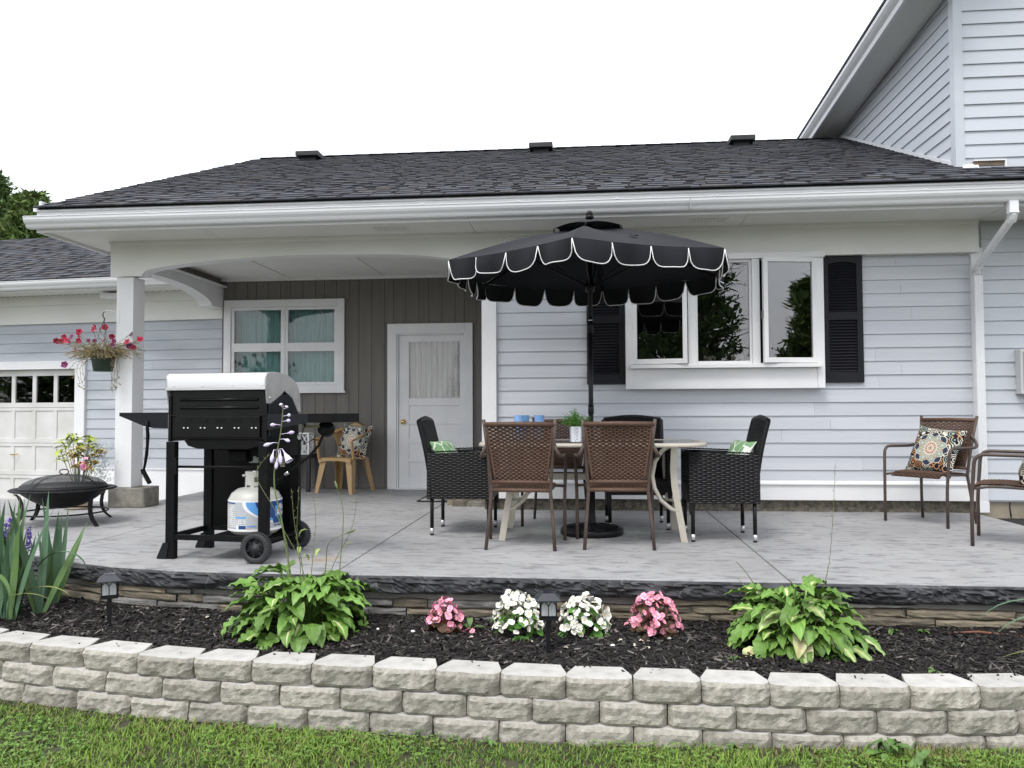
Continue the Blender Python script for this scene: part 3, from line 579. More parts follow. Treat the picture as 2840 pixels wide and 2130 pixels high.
gg = MB().prism(gutter_profile(-.527, 2.525), -6.5, .02, 'yz').build('gutter', GUTTER, gar)
for q in range(7): MB().box(-6.2+q*.93, -6.17+q*.93, -.645, -.54, 2.627, 2.637).box(-6.14+q*.93, -6.12+q*.93, -.56, -.53, 2.637, 2.65).build('hanger', M('hanger_dark', (.12, .12, .12)) if 'hanger_dark' not in bpy.data.materials else bpy.data.materials['hanger_dark'], gg)
gy0, gz0, gry = -.56, 2.65, 2.45; grz = gz0+SL*(gry-gy0)
grf = MB().prism([(gy0, gz0-.02), (gry, grz-.02), (gry, grz-.003), (gy0, gz0-.003)], -6.5, .0, 'yz').prism([(gry, grz-.003), (gry+3, 2.65), (gry+3, 2.6), (gry, grz-.02)], -6.5, 0, 'yz').build('roof', SH_D, gar)
roof_plane(grf, lambda x, s: (-6.5+x, gy0-.01+s*cs, gz0-.004+s*sn), 6.5, (gry-gy0)/cs, 0, 21)
gd = MB().box(-2.151, -2.0, -.03, .02, -.25, 1.652).box(-6.4, -2.151, -.03, .02, 1.545, 1.652).build('garage_door_frame', WHITE, gar, bevel=.004)
DOORW = M('worn_garage_door_paint', (.70, .70, .68), (.60, .59, .56), rough=.6, vs=3, bump=.2, bs=20)
PITCH_X = .345
for si, (z0, z1) in enumerate(((1.035, 1.543), (.556, 1.030), (.125, .552), (-.23, .120))):
    s = MB(); a, b_ = -5.2, -2.153
    if si == 0:
        s.box(a, b_, .05, .09, z0, 1.10).box(a, b_, .05, .09, 1.462, z1)
        for q in range(10):
            xr = -2.153-.0-q*.33
            s.box(xr-.055 if q else xr-.012, xr if q else b_, .05, .09, 1.10, 1.462)
        s = s.build('door_section', DOORW, gd)
        for q in range(9):
            xr = -2.165-q*.33 if q == 0 else -2.153-.055-q*.33; xl = -2.153-(q+1)*.33
            MB().box(xl, xr, .068, .072, 1.10, 1.462).build('pane', GLASS, s)
    else:
        s.box(a, b_, .062, .09, z0, z1).box(a, b_, .05, .062, z0, z0+.06).box(a, b_, .05, .062, z1-.04, z1)
        for q in range(10): s.box(-2.153-q*.33-.05, -2.153-q*.33, .05, .062, z0+.06, z1-.04)
        s = s.build('door_section', DOORW, gd, bevel=.003)
        if si == 2: MB().tube([(-3.16, .05, .40), (-3.16, .01, .40), (-3.08, .01, .405), (-3.08, .05, .405)], .008, 6).build('door_handle', BRASS, s)
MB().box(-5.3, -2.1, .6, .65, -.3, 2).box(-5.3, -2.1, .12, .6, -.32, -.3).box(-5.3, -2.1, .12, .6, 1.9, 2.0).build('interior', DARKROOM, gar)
MB().box(-1.62, -1.30, -.24, -.06, 2.44, 2.50).build('floodlight_box', WHITE, gar)
# ================================================================ retaining wall
BLOCK = M('split_face_block', (.405, .38, .332), (.235, .217, .182), rough=.95, vs=34, bump=.7, bs=120, rnd=.16, lo=.38, hi=.72, bdist=.006)
BTOP = M('block_top', (.50, .485, .455), (.40, .385, .355), rough=.9, vs=14, bump=.3, bs=90, rnd=.06)
rw = thing('retaining_wall', 'low curved retaining wall of split-face concrete blocks edging the lawn', 'retaining wall', (0, 3.65, LAWN_Z))
def block_mesh(seed):
    q = MB(); H = .099; W = .1475; D = .185; NX, NZ = 14, 6; s = seed*13.7
    def fp(u, v):
        x = -W+2*W*u; z = H*v; ex = min(u, 1-u)*2*W; ez = min(v, 1-v)*H
        back = .030*max(0, 1-ex/.034)**1.7+.014*max(0, 1-ez/.020)**1.6
        d = .016*nz(x, z, s, 12)+.009*nz(x, z, s+3, 34)+.004*nz(x, z, s+9, 80)
        return (x+.003*nz(z*30, s, 2)*(1 if abs(u-.5) > .49 else 0), -.008+back-d*(1 if ez > .001 else .45), z+(.003*nz(x*25, s, 5) if ez < .001 else 0))
    q.grid(fp, NX, NZ)
    rowt = [fp(i/NX, 1) for i in range(NX+1)]; k = len(q.v); q.v += rowt; wb = W*.74
    bk = [(-W, .07, H), (W, .07, H), (wb, D, H), (-wb, D, H)]
    q.v += bk; b0 = k+NX+1
    q.f.append(tuple(range(k, k+NX+1))+(b0+1, b0+2, b0+3, b0)); q.m.append(1)
    # sides and back
    for sx, i0, ia, ib in ((-1, 0, 0, 3), (1, NX, 1, 2)):
        col = [fp(i0/NX, j/NZ) for j in range(NZ+1)]; x1 = bk[ia]; x2 = bk[ib]
        o = len(q.v); q.v += col+[(x1[0], x1[1], 0), x1, (x2[0], x2[1], 0), x2]; n_ = NZ+1
        f1 = tuple(range(o, o+n_))+(o+n_+1, o+n_); f2 = (o+n_, o+n_+1, o+n_+3, o+n_+2)
        q.f += [f1 if sx < 0 else f1[::-1], f2 if sx < 0 else f2[::-1]]; q.m += [0, 0]
    o = len(q.v); q.v += [(wb, D, 0), (-wb, D, 0), (-wb, D, H), (wb, D, H)]; q.f.append((o, o+1, o+2, o+3)); q.m.append(0)
    return q.mesh('block', [BLOCK, BTOP])
bmeshes = [block_mesh(i) for i in range(10)]; rb = random.Random(3)
def arc_points(shift, off):
    P = [Vector((a, b, 0)) for a, b in WALL]; out = []
    for i in range(len(P)-1):
        a, b = P[i], P[i+1]; t = (b-a).normalized(); nrm = Vector((t.y, -t.x, 0))
        if shift:
            if i+2 >= len(P): break
            c = P[i+2]; a2, b2 = (a+b)/2, (b+c)/2; t = (b2-a2).normalized(); nrm = Vector((t.y, -t.x, 0)); a, b = a2, b2
        out.append(((a+b)/2+nrm*off, math.atan2(t.y, t.x), (b-a).length))
    return out
for ci in range(3):
    for (p, ang, L) in arc_points(ci == 1, .017*ci):
        o = link('block', rb.choice(bmeshes), rw, None)
        o.location = Vector((p.x, p.y+rb.uniform(-.003, .003), -.25-.1*(ci+1)+rb.uniform(-.0015, .0015)))-rw.location
        o.rotation_euler = (0, 0, ang+rb.uniform(-.012, .012)); o.scale = (L/.2995*(1 if rb.random() < .5 else -1), 1, 1)
        if o.scale.x < 0: o.scale.x = -o.scale.x
# ================================================================ mulch chips
def chips():
    N = 22000; x = rng.uniform(-4.6, 3.1, N); t = rng.uniform(.02, 1, N)
    wyv = np.interp(x, [p[0] for p in WALL], [p[1] for p in WALL])+.05; fyv = np.interp(x, [p[0] for p in FRONT], [p[1] for p in FRONT])+.03
    y = wyv+(fyv-wyv)*t; tt = np.clip(t, 0, 1); z = np.array([bedz(a, b) for a, b in zip(x, y)])+rng.uniform(-.002, .012, N)
    L = rng.uniform(.008, .032, N)*rng.choice([.7, 1, 1.5], N); W = rng.uniform(.002, .0075, N); H = rng.uniform(.001, .003, N)
    yaw = rng.uniform(0, PI, N); pit = rng.normal(0, .3, N); rol = rng.normal(0, .5, N)
    cx_, sx_ = np.cos(yaw), np.sin(yaw); a = np.stack([cx_*np.cos(pit), sx_*np.cos(pit), np.sin(pit)], 1)
    b = np.stack([-sx_*np.cos(rol), cx_*np.cos(rol), np.sin(rol)], 1); c = np.cross(a, b); p = np.stack([x, y, z], 1)
    V = np.empty((N, 8, 3))
    for i, (i1, i2, i3) in enumerate(((-1,-1,-1),(1,-1,-1),(1,1,-1),(-1,1,-1),(-1,-1,1),(1,-1,1),(1,1,1),(-1,1,1))):
        tw = (1 if i1 < 0 else .6)
        V[:, i] = p+a*(i1*L)[:, None]+b*(i2*W*tw)[:, None]+c*(i3*H)[:, None]
    Fc = np.array([(4,5,6,7),(0,1,5,4),(1,2,6,5),(2,3,7,6),(3,0,4,7)]); Fa = (Fc[None]+8*np.arange(N)[:, None, None]).reshape(-1, 4)
    base = rng.choice([.010, .016, .026, .05, .10, .22], N, p=[.26, .27, .22, .15, .08, .02])*rng.uniform(.8, 1.2, N)
    cols = np.repeat(np.stack([base*1.12, base*.98, base*.90], 1), 8, 0)
    return numesh('mulch_chips', V.reshape(-1, 3), Fa, Mattr('mulch_chip', .85), cols)
tag(link('mulch_chips', chips()), 'dark brown shredded bark mulch covering the flower bed', 'mulch', kind='stuff')
# a few fallen petals, pale pebbles
PET = M('fallen_petal', (.75, .70, .58), (.6, .5, .36), vs=20)
pts = [(-.95, 4.28, 'w'), (-.30, 4.17, 'y'), (-.12, 4.1, 'y'), (.12, 4.12, 'w'), (.16, 4.2, 'y'), (.23, 4.14, 'y'), (.27, 4.22, 'y'), (.30, 4.12, 'y'), (-1.15, 4.30, 'w'), (.42, 4.28, 'w'), (-.62, 4.2, 'y'), (-2.2, 4.45, 'y'), (-2.05, 4.42, 'y')]
PW = M('white_pebble', (.8, .8, .8), rough=.5)
for i, (x, y, c) in enumerate(pts):
    q = MB()
    if c == 'w': q.lathe([(.001, .008), (.006, .006), (.009, 0), (.006, -.004)], 8, sx=1.6)
    else:
        for k in range(3): q.obox((.006*math.cos(k*2.1), .006*math.sin(k*2.1), .004+.001*k), (.014, .010, .0015), (.4*math.sin(k), .3, k*2.1))
    o = q.build('white_pebble' if c == 'w' else 'fallen_petal', PW if c == 'w' else PET, None, True, loc=(x, y, bedz(x, y)+.012), rot=(.2, .1, i))
    if c == 'w': tag(o, 'tiny smooth white pebble lying on the dark mulch', 'pebble', 'white pebbles on the mulch')
    else: tag(o, 'small withered cream petal fallen on the dark mulch', 'petal', 'fallen petals on the mulch')
# ================================================================ lawn
def grass():
    N = 120000; x = rng.uniform(-5.2, 4.4, N); wyv = np.interp(x, [p[0] for p in WALL], [p[1] for p in WALL])-.045
    y = wyv-rng.uniform(0, 1, N)**1.25*1.55
    clump = np.array([nz(a, b, 3, 2.2) for a, b in zip(x, y)]); cl2 = np.array([nz(a, b, 8, 7) for a, b in zip(x, y)])
    near = np.clip((wyv-y)/.14, 0, 1)
    keep = (rng.uniform(0, 1, N) < np.clip(.25+.75*near+cl2*.3, .1, 1)); keep &= (cl2 > -.52)
    x, y, clump, cl2, near = [q[keep] for q in (x, y, clump, cl2, near)]; N = len(x)
    tall = rng.random(N) < .015
    h = (rng.uniform(.016, .042, N)*(1+.5*clump)*(.75+.25*near)); h = np.where(tall, h*1.7, h); wd = rng.uniform(.0014, .0032, N)
    ya = rng.uniform(0, 2*PI, N); lean = rng.uniform(.15, 1.3, N); dx, dy = np.cos(ya), np.sin(ya); px, py = -dy, dx
    z0 = np.array([lz(a) for a in x]); V = np.empty((N, 6, 3))
    for i, (t, ww) in enumerate(((0, 1), (.55, .9), (1, .15))):
        off = h*lean*t*t; hh = h*t*(1-.25*lean*t*t)
        for j, sgn in enumerate((-1, 1)):
            V[:, i*2+j, 0] = x+dx*off+sgn*px*wd*ww; V[:, i*2+j, 1] = y+dy*off+sgn*py*wd*ww; V[:, i*2+j, 2] = z0+hh
    Fc = np.array([(0, 1, 3, 2), (2, 3, 5, 4)]); Fa = (Fc[None]+6*np.arange(N)[:, None, None]).reshape(-1, 4)
    k = np.clip(.5+.5*clump+rng.normal(0, .25, N), 0, 1)[:, None]; c = np.array([.085, .175, .02])*(1-k)+np.array([.21, .32, .05])*k
    dry = rng.random(N) < np.clip(.06+.14*(cl2 > .15)+.25*(1-near), 0, .5); c[dry] = np.array([.26, .21, .10])*rng.uniform(.6, 1.1, (dry.sum(), 1))
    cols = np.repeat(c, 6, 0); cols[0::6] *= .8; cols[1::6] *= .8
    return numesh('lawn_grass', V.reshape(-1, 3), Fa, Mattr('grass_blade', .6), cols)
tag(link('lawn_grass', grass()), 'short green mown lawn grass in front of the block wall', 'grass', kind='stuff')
def clover():
    N = 15000; x = rng.uniform(-5.2, 4.2, N); wyv = np.interp(x, [p[0] for p in WALL], [p[1] for p in WALL])-.05; y = wyv-rng.uniform(0, 1, N)*1.45
    cl = np.array([nz(a, b, 13, 1.7) for a, b in zip(x, y)]); k = cl > -.02; x, y = x[k], y[k]; N = len(x); V = []; Fq = []
    h = rng.uniform(.012, .034, N); s = rng.uniform(.004, .0085, N); ya = rng.uniform(0, 2*PI, N); col = []
    for i in range(N):
        c = np.array([.08, .18, .03])*(1-(q := rng.random()))+np.array([.18, .29, .06])*q
        for l in range(3):
            a = ya[i]+l*2.094; d = np.array([math.cos(a), math.sin(a), .25]); p = np.array([-math.sin(a), math.cos(a), 0]); b = np.array([x[i], y[i], lz(x[i])+h[i]]); o = len(V)
            V += [b, b+d*s[i]*1.1+p*s[i]*.8, b+d*s[i]*2, b+d*s[i]*1.1-p*s[i]*.8]; Fq.append((o, o+1, o+2, o+3)); col += [c]*4
    return numesh('clover', V, Fq, Mattr('clover_leaf', .55), np.array(col))
tag(link('clover', clover()), 'low clover leaves mixed through the front lawn', 'clover', kind='stuff')
# broad-leaved weeds along the wall foot and stones
def blade(path, widths, fold=.15, wave=0, pale=0, seed=0, cross=5, strip=.45):
    """leaf with the midrib along path (list of (r,z) in the x=0 plane, growing along +y); widths = half widths"""
    q = MB(); n = len(path); off = [-1, -strip, 0, strip, 1] if cross == 5 else [-1, 0, 1]; k = len(off)
    for i, ((r, z), wd) in enumerate(zip(path, widths)):
        a = path[max(0, i-1)]; b = path[min(n-1, i+1)]; t = Vector((0, b[0]-a[0], b[1]-a[1])).normalized(); nrm = Vector((0, -t.z, t.y))
        for o in off:
            wv = wave*wd*math.sin(i*1.9+seed+(1.3 if o > 0 else 0))*abs(o)
            q.v.append(tuple(Vector((o*wd, r, z))+nrm*(abs(o)*wd*fold*2+wv)))
    for i in range(n-1):
        for j in range(k-1):
            q.f.append((i*k+j, i*k+j+1, (i+1)*k+j+1, (i+1)*k+j)); q.m.append(1 if (pale and k == 5 and j in (1, 2)) else 0)
    return q
WEED = M('weed_leaf', (.075, .15, .03), (.11, .20, .05), rough=.55, vs=15, rnd=.15)
wd_mesh = [blade([(0, 0), (.012, .012), (.03, .022+.006*s), (.055, .02), (.075, .012-.008*s)], [.002, .004, .014, .015, .001], .12, .2, seed=s).mesh('leaf', WEED, True) for s in range(4)]
wr = random.Random(8)
for i, (x, dy, n_, sc, lab) in enumerate([(1.24, -.13, 11, 1.25, 'largest rosette of broad dandelion-like leaves at the foot of the block wall'), (1.33, -.22, 8, 1.0, 'broad-leaved weed in the lawn just in front of the largest leaf rosette'), (-.45, -.09, 5, .7, 'small weed at the wall foot below the small pink begonia'), (.6, -.1, 6, .8, 'small weed at the wall foot below the right-hand hosta'), (-.95, -.12, 4, .6, 'smallest weed tuft at the wall foot, right of the left hosta'), (2.1, -.25, 6, .8, 'low weed in the lawn at the right edge of the photo')]):
    y = wy(x)+dy; t = thing('lawn_weed', lab, 'weed', (x, y, lz(x)), 0, 'weeds along the wall foot')
    for k in range(n_): link('leaf', wr.choice(wd_mesh), t, (0, 0, .004*k), (wr.uniform(-.2, .5), 0, wr.uniform(0, 6.28)), sc*wr.uniform(.6, 1.1))
PEB = M('field_stone', (.30, .26, .21), (.2, .18, .15), rough=.9, vs=20, bump=.4, bs=60)
for i, (x, dy, s, lab) in enumerate([(1.34, -.36, .045, 'flat tan stone half buried in the lawn right of the dandelion leaves'), (1.48, -.24, .025, 'small grey-brown stone lying near the wall foot at the right')]):
    q = MB(); q.lathe([(.001, .42), (.55, .36), (.9, .16), (1, -.1), (.8, -.4)], 12, Matrix.Scale(s, 4), sx=1.5)
    for j, v in enumerate(q.v): q.v[j] = tuple(Vector(v)*(1+.18*nz(v[0]*40, v[1]*40, i)))
    tag(q.build('field_stone', PEB, None, True, loc=(x, wy(x)+dy, lz(x)+.005), rot=(0, 0, i)), lab, 'stone')
# small weeds in the mulch by the ledge and bed
for i, (x, y, n_, sc, lab) in enumerate([(1.62, 4.47, 5, .5, 'tiny green weed sprouting by the stone ledge, left of the twig'), (1.78, 4.46, 5, .5, 'tiny green weed sprouting by the stone ledge near the reddish twig'), (.70, 3.97, 6, .55, 'small green weed in the mulch below the right-hand hosta'), (1.58, 3.86, 6, .6, 'light green weed seedling on the mulch behind the right-hand wall blocks')]):
    t = thing('bed_weed', lab, 'weed', (x, y, bedz(x, y)))
    for k in range(n_): link('leaf', wr.choice(wd_mesh), t, (0, 0, .003), (wr.uniform(-.1, .4), 0, wr.uniform(0, 6.28)), sc*wr.uniform(.7, 1.2))
tw = MB(); tw.tube([(1.9, 4.46, -.235), (2.05, 4.455, -.225), (2.25, 4.44, -.24), (2.5, 4.42, -.24)], [.003, .006, .006, .004], 6)
tag(tw.build('fallen_twig', M('red_brown_twig', (.22, .09, .05), (.14, .07, .05), vs=30)), 'thin reddish brown twig lying along the stone ledge at the right', 'twig')
# ================================================================ furniture helpers
def weave(q, P, rows, waves, r, amp, flat=.55, seg=3, n=4, mi=0, verticals=True):
    """real woven strands over the surface P(u,v): horizontal strands pass in front of and behind the uprights"""
    e = 1e-3
    def nrm(u, v):
        a = Vector(P(min(1, u+e), v))-Vector(P(max(0, u-e), v)); b = Vector(P(u, min(1, v+e)))-Vector(P(u, max(0, v-e))); return a.cross(b).normalized()
    ns = waves*seg
    for j in range(rows):
        v = (j+.5)/rows; base = len(q.v); vup = (Vector(P(.5, min(1, v+.01)))-Vector(P(.5, max(0, v-.01)))).normalized()
        for i in range(ns+1):
            u = i/ns; N_ = nrm(min(max(u, .002), .998), min(max(v, .002), .998)); o = amp*math.sin(PI*waves*u+PI*j); c = Vector(P(u, v))+N_*o
            if n == 4: q.v += [tuple(c+vup*r), tuple(c+N_*r*flat), tuple(c-vup*r), tuple(c-N_*r*flat)]
            else: q.v += [tuple(c+vup*r), tuple(c+N_*r*flat*(1)), tuple(c-vup*r)]
        for i in range(ns):
            for k in range(n if n == 4 else 2):
                k2 = (k+1) % n; q.f.append((base+i*n+k, base+(i+1)*n+k, base+(i+1)*n+k2, base+i*n+k2)); q.m.append(mi)
    if verticals:
        for i in range(waves+1):
            u = (i)/waves; q.tube([P(u, v/6) for v in range(7)], r*.7, 4, mi=mi)
BRF = M('brown_powder_coat', (.085, .058, .046), (.06, .042, .034), rough=.45, vs=20)
BRW = M('brown_woven_rope', (.125, .068, .042), (.075, .04, .026), rough=.6, vs=90, rnd=.04)
BKW = M('black_wicker_strand', (.004, .004, .005), (.008, .008, .009), rough=.45, vs=60, spec=.28)
BKM = M('black_metal', (.006, .006, .007), rough=.4, spec=.25)
SILV = M('silver_foot_cap', (.6, .6, .6), rough=.35, metal=.6)
def bend(pts, r, n=5):
    """round the corners of a polyline"""
    out = [Vector(pts[0])]
    for a, b, c in zip(pts, pts[1:], pts[2:]):
        a, b, c = Vector(a), Vector(b), Vector(c); d1 = min(r, (a-b).length*.49); d2 = min(r, (c-b).length*.49)
        p, s = b+(a-b).normalized()*d1, b+(c-b).normalized()*d2
        for i in range(n+1):
            t = i/n; out.append(p*(1-t)**2+b*2*t*(1-t)+s*t*t)
    return out+[Vector(pts[-1])]
# ---- brown woven chair (faces +y)
def brown_chair(label, loc, rz, group):
    t = thing('patio_chair', label, 'chair', loc, rz, group)
    for s in (-1, 1):
        MB().tube([(s*.238, -.235, 0), (s*.222, -.20, .2), (s*.205, -.175, .40), (s*.212, -.185, .5), (s*.228, -.215, .70), (s*.247, -.262, .895)], .0125, 8).build('leg', BRF, t, True)
        arm = bend([(s*.228, -.20, .74), (s*.262, -.232, .66), (s*.285, -.17, .635), (s*.29, .20, .64), (s*.277, .225, .30), (s*.277, .225, 0)], .07)
        MB().tube(arm, .0125, 8).build('arm_leg', BRF, t, True)
        MB().tube([(s*.206, -.175, .405), (s*.215, .10, .415), (s*.275, .215, .40)], .010, 8).build('seat_rail', BRF, t, True)
    for nm_, b in ((0, MB().tube([(-.243, -.252, .862), (0, -.262, .866), (.243, -.252, .862)], .017, 8)), (1, MB().tube([(-.208, -.18, .462), (0, -.176, .462), (.208, -.18, .462)], .014, 8)), (2, MB().tube([(-.207, -.176, .405), (0, -.172, .405), (.207, -.176, .405)], .014, 8))): b.build('cross_bar', BRW, t, True)
    P = lambda u, v: ((2*u-1)*(.172+.055*v), -.178-.075*v+.02*(1-(2*u-1)**2)*math.sin(v*PI), .47+.385*v)
    q = MB(); weave(q, P, 30, 18, .0066, .0048, .6)
    for s in (-1, 1): q.tube([(s*(.176+.055*v/8), -.178-.075*v/8, .465+.4*v/8) for v in range(9)], .011, 6)
    q.build('backrest', BRW, t, True)
    P2 = lambda u, v: ((2*u-1)*.215, -.172+.40*v, .412+.018*math.sin(v*PI*.9)-.022*max(0, v-.86)/.14*max(0, v-.86)/.14)
    q = MB(); weave(q, P2, 34, 18, .0064, .0045, .6, verticals=False); q.grid(lambda u, v: tuple(Vector(P2(u, v))-Vector((0, 0, .006))), 8, 12)
    q.build('seat', BRW, t, True); return t
bc = brown_chair('brown woven chair seen from behind, left of the two at the table front', (-.455, 5.68, 0), R_(-2), 'brown woven patio chairs')
def place_chair(src, label, loc, rz):
    c = copy_tree(src); c.location = loc; c.rotation_euler = (0, 0, rz); c['label'] = label; return c
place_chair(bc, 'brown woven chair seen from behind, nearer the umbrella pole at the table front', (.205, 5.745, 0), R_(2))
place_chair(bc, 'brown woven chair facing the camera on the far side of the table', (-.25, 6.80, 0), R_(180-4))
place_chair(bc, 'brown woven chair with patterned pillow by the downspout', (2.89, 7.03, 0), math.atan2(-.57, -.82)-PI/2)
place_chair(bc, 'brown woven chair cut off by the right edge of the photo', (3.0, 5.98, 0), math.atan2(.48, -.87)-PI/2)
# ---- black wicker armchair (faces +y)
def black_chair(label, loc, rz, group):
    t = thing('wicker_armchair', label, 'armchair', loc, rz, group); Wd = .262
    for s in (-1, 1):
        # side panel: arm top z .64, bottom z .28
        P = (lambda u, v, s=s: (s*Wd, (-.25+.50*u)*(1 if s > 0 else -1)*(1 if s > 0 else -1), .28+.35*v+.02*u*v)) if s > 0 else (lambda u, v: (-Wd, .25-.50*u, .28+.35*v+.02*(1-u)*v))
        q = MB(); weave(q, P, 27, 15, .0066, .003, .55, n=3, verticals=False)
        P_in = (lambda u, v, s=s: (s*(Wd-.045), (.25-.50*u) if s > 0 else (-.25+.5*u), .36+.27*v))
        weave(q, P_in, 20, 14, .0066, .003, .55, n=3, verticals=False)
        q.box(min(s*Wd, s*(Wd-.045))+.004, max(s*Wd, s*(Wd-.045))-.004, -.248, .248, .284, .632)
        Pt = (lambda u, v, s=s: (s*(Wd-.047+.05*u) if s > 0 else s*(Wd+.003-.05*u), -.25+.52*v, .634+.022*v+.008*math.sin(u*PI)))
        weave(q, Pt, 34, 3, .0078, .002, .5, n=3, verticals=False)
        q.grid(Pt, 4, 6)
        Pf = (lambda u, v, s=s: (s*(Wd-.02)+(2*u-1)*.024, .252+.004*math.sin(u*PI), .05+.60*v)) if False else None
        q.build('arm_panel', BKW, t)
        for (yy, dz) in ((-.215, 0), (.225, 0)):
            l = MB().tube([(s*(Wd-.03), yy, .30), (s*(Wd-.03), yy-.0*s, .045)], .0145, 10).build('leg', BKM, t, True)
            MB().tube([(s*(Wd-.03), yy, .055), (s*(Wd-.03), yy, .014)], .0155, 10).build('foot_band', SILV, l, True)
            MB().tube([(s*(Wd-.03), yy, .014), (s*(Wd-.03), yy, 0)], .015, 10).build('foot_cap', BKM, l, True)
        # curved gusset under the front corner
        g = MB().prism([(.25, .285), (.205, .285), (.215, .24), (.218, .20), (.25, .20)], min(s*Wd, s*(Wd-.04)), max(s*Wd, s*(Wd-.04)), 'yz'); g.build('corner_gusset', BKW, t)
    yb = lambda v: -.215-.03*v-.07*v*v
    P = lambda u, v: ((1-2*u)*(.245+.0*v), yb(v)-.012*math.sin(u*PI)*0-.02, .29+.585*v+.022*math.sin(u*PI)*v)
    q = MB(); weave(q, P, 46, 16, .0066, .003, .55, n=3, verticals=False)
    P3 = lambda u, v: ((2*u-1)*.245, yb(v)+.016, .29+.585*v+.022*math.sin(u*PI)*v)
    weave(q, P3, 46, 16, .0066, .003, .55, n=3, verticals=False)
    q.grid(lambda u, v: ((1-2*u)*.245, yb(v)-.012, .29+.585*v+.022*math.sin(u*PI)*v), 10, 10); q.grid(lambda u, v: ((2*u-1)*.245, yb(v)+.010, .29+.585*v+.022*math.sin(u*PI)*v), 10, 10)
    for s in (-1, 1): q.tube([(s*.247, yb(k/8), .29+.585*k/8) for k in range(9)], .02, 8)
    q.tube([(.247*(1-k/5), yb(1), .875+.024*math.sin(k/10*PI)) for k in range(11)], .02, 8)
    q.build('backrest', BKW, t)
    q = MB(); Ps = lambda u, v: ((2*u-1)*.222, -.21+.47*v, .40); weave(q, Ps, 34, 14, .007, .003, .5, n=3, verticals=False); q.box(-.222, .222, -.21, .255, .28, .396)
    q.build('seat', BKW, t); return t
bk = black_chair('black wicker armchair at the left end of the table', (-.985, 6.31, 0), R_(-90), 'black wicker armchairs')
place_chair(bk, 'black wicker armchair at the right end of the table', (.985, 6.13, 0), R_(90))
place_chair(bk, 'black wicker armchair behind the table, in front of the siding', (.40, 6.68, 0), R_(182))
# ---- pillows
def pillow_mesh(S, T, mat, seed=0):
    q = MB(); N = 18
    def pt(u, v, sg):
        a, b = 2*u-1, 2*v-1; ed = max(0, (1-abs(a)**3.2))*max(0, (1-abs(b)**3.2))
        pin = 1-.07*(1-a*a)*(abs(b)**2)*1-.0; pin2 = 1-.07*(1-b*b)*(abs(a)**2)
        return (a*S/2*pin2, b*S/2*pin, sg*T/2*ed**.55*(1+.12*nz(a*2, b*2, seed))+.012*nz(a*1.5, b*1.5, seed+4))
    q.grid(lambda u, v: pt(u, v, 1), N, N); q.grid(lambda u, v: pt(1-u, v, -1), N, N); return q.mesh('pillow', mat, True)
def mandala():
    m, n, l, b = nodes('mandala_print'); b.inputs['Roughness'].default_value = .85; b.inputs['Specular IOR Level'].default_value = .2
    tc = n.new('ShaderNodeTexCoord'); sp = n.new('ShaderNodeSeparateXYZ'); l.new(tc.outputs['Object'], sp.inputs[0])
    def mth(op, a, bb=None, c=None):
        q = n.new('ShaderNodeMath'); q.operation = op
        for i, x in enumerate((a, bb, c)):
            if x is None: continue
            if isinstance(x, (int, float)): q.inputs[i].default_value = x
            else: l.new(x, q.inputs[i])
        return q.outputs[0]
    x, y = sp.outputs[0], sp.outputs[1]; r = mth('SQRT', mth('ADD', mth('MULTIPLY', x, x), mth('MULTIPLY', y, y))); th = mth('ARCTAN2', y, x)
    def mix(f, a, bb):
        q = n.new('ShaderNodeMixRGB')
        l.new(f, q.inputs[0])
        for i, v in ((1, a), (2, bb)):
            if isinstance(v, tuple): q.inputs[i].default_value = (*v, 1)
            else: l.new(v, q.inputs[i])
        return q.outputs[0]
    BLACK, CRM, ORG, SAGE, NAVY, RED = (.012, .012, .018), (.66, .62, .52), (.46, .24, .11), (.30, .36, .31), (.035, .045, .08), (.38, .13, .08)
    # paisley border: voronoi cells with rings
    vo = n.new('ShaderNodeTexVoronoi'); vo.inputs['Scale'].default_value = 17; l.new(tc.outputs['Object'], vo.inputs['Vector'])
    dist = vo.outputs['Distance']; cols = n.new('ShaderNodeSeparateColor'); l.new(vo.outputs['Color'], cols.inputs[0])
    c = mix(mth('GREATER_THAN', cols.outputs[0], .55), CRM, ORG); c = mix(mth('GREATER_THAN', cols.outputs[1], .75), c, SAGE)
    ringm = mth('GREATER_THAN', mth('SINE', mth('MULTIPLY', dist, 26)), .15)
    bord = mix(ringm, BLACK, c)
    wavy = lambda k, amp, base: mth('ADD', base, mth('MULTIPLY', mth('COSINE', mth('MULTIPLY', th, k)), amp))
    big = mth('LESS_THAN', r, wavy(8, .012, .142)); col = mix(big, bord, CRM)
    col = mix(mth('LESS_THAN', r, wavy(8, .012, .136)), col, NAVY)
    col = mix(mth('LESS_THAN', r, wavy(8, -.014, .118)), col, CRM); col = mix(mth('LESS_THAN', r, wavy(8, -.014, .113)), col, SAGE)
    pet = mth('LESS_THAN', mth('ABSOLUTE', mth('SUBTRACT', r, wavy(16, .02, .085))), .006); col = mix(mth('MULTIPLY', pet, mth('LESS_THAN', r, .108)), col, CRM)
    pet2 = mth('LESS_THAN', mth('ABSOLUTE', mth('SUBTRACT', r, wavy(8, .022, .08))), .005); col = mix(pet2, col, ORG)
    col = mix(mth('LESS_THAN', r, .060), col, CRM); col = mix(mth('LESS_THAN', r, wavy(24, .006, .048)), col, RED); col = mix(mth('LESS_THAN', r, wavy(12, .004, .036)), col, CRM)
    col = mix(mth('LESS_THAN', r, wavy(12, .003, .022)), col, (.55, .33, .22)); col = mix(mth('LESS_THAN', r, .012), col, CRM); col = mix(mth('LESS_THAN', r, .007), col, BLACK)
    l.new(col, b.inputs['Base Color']); return m
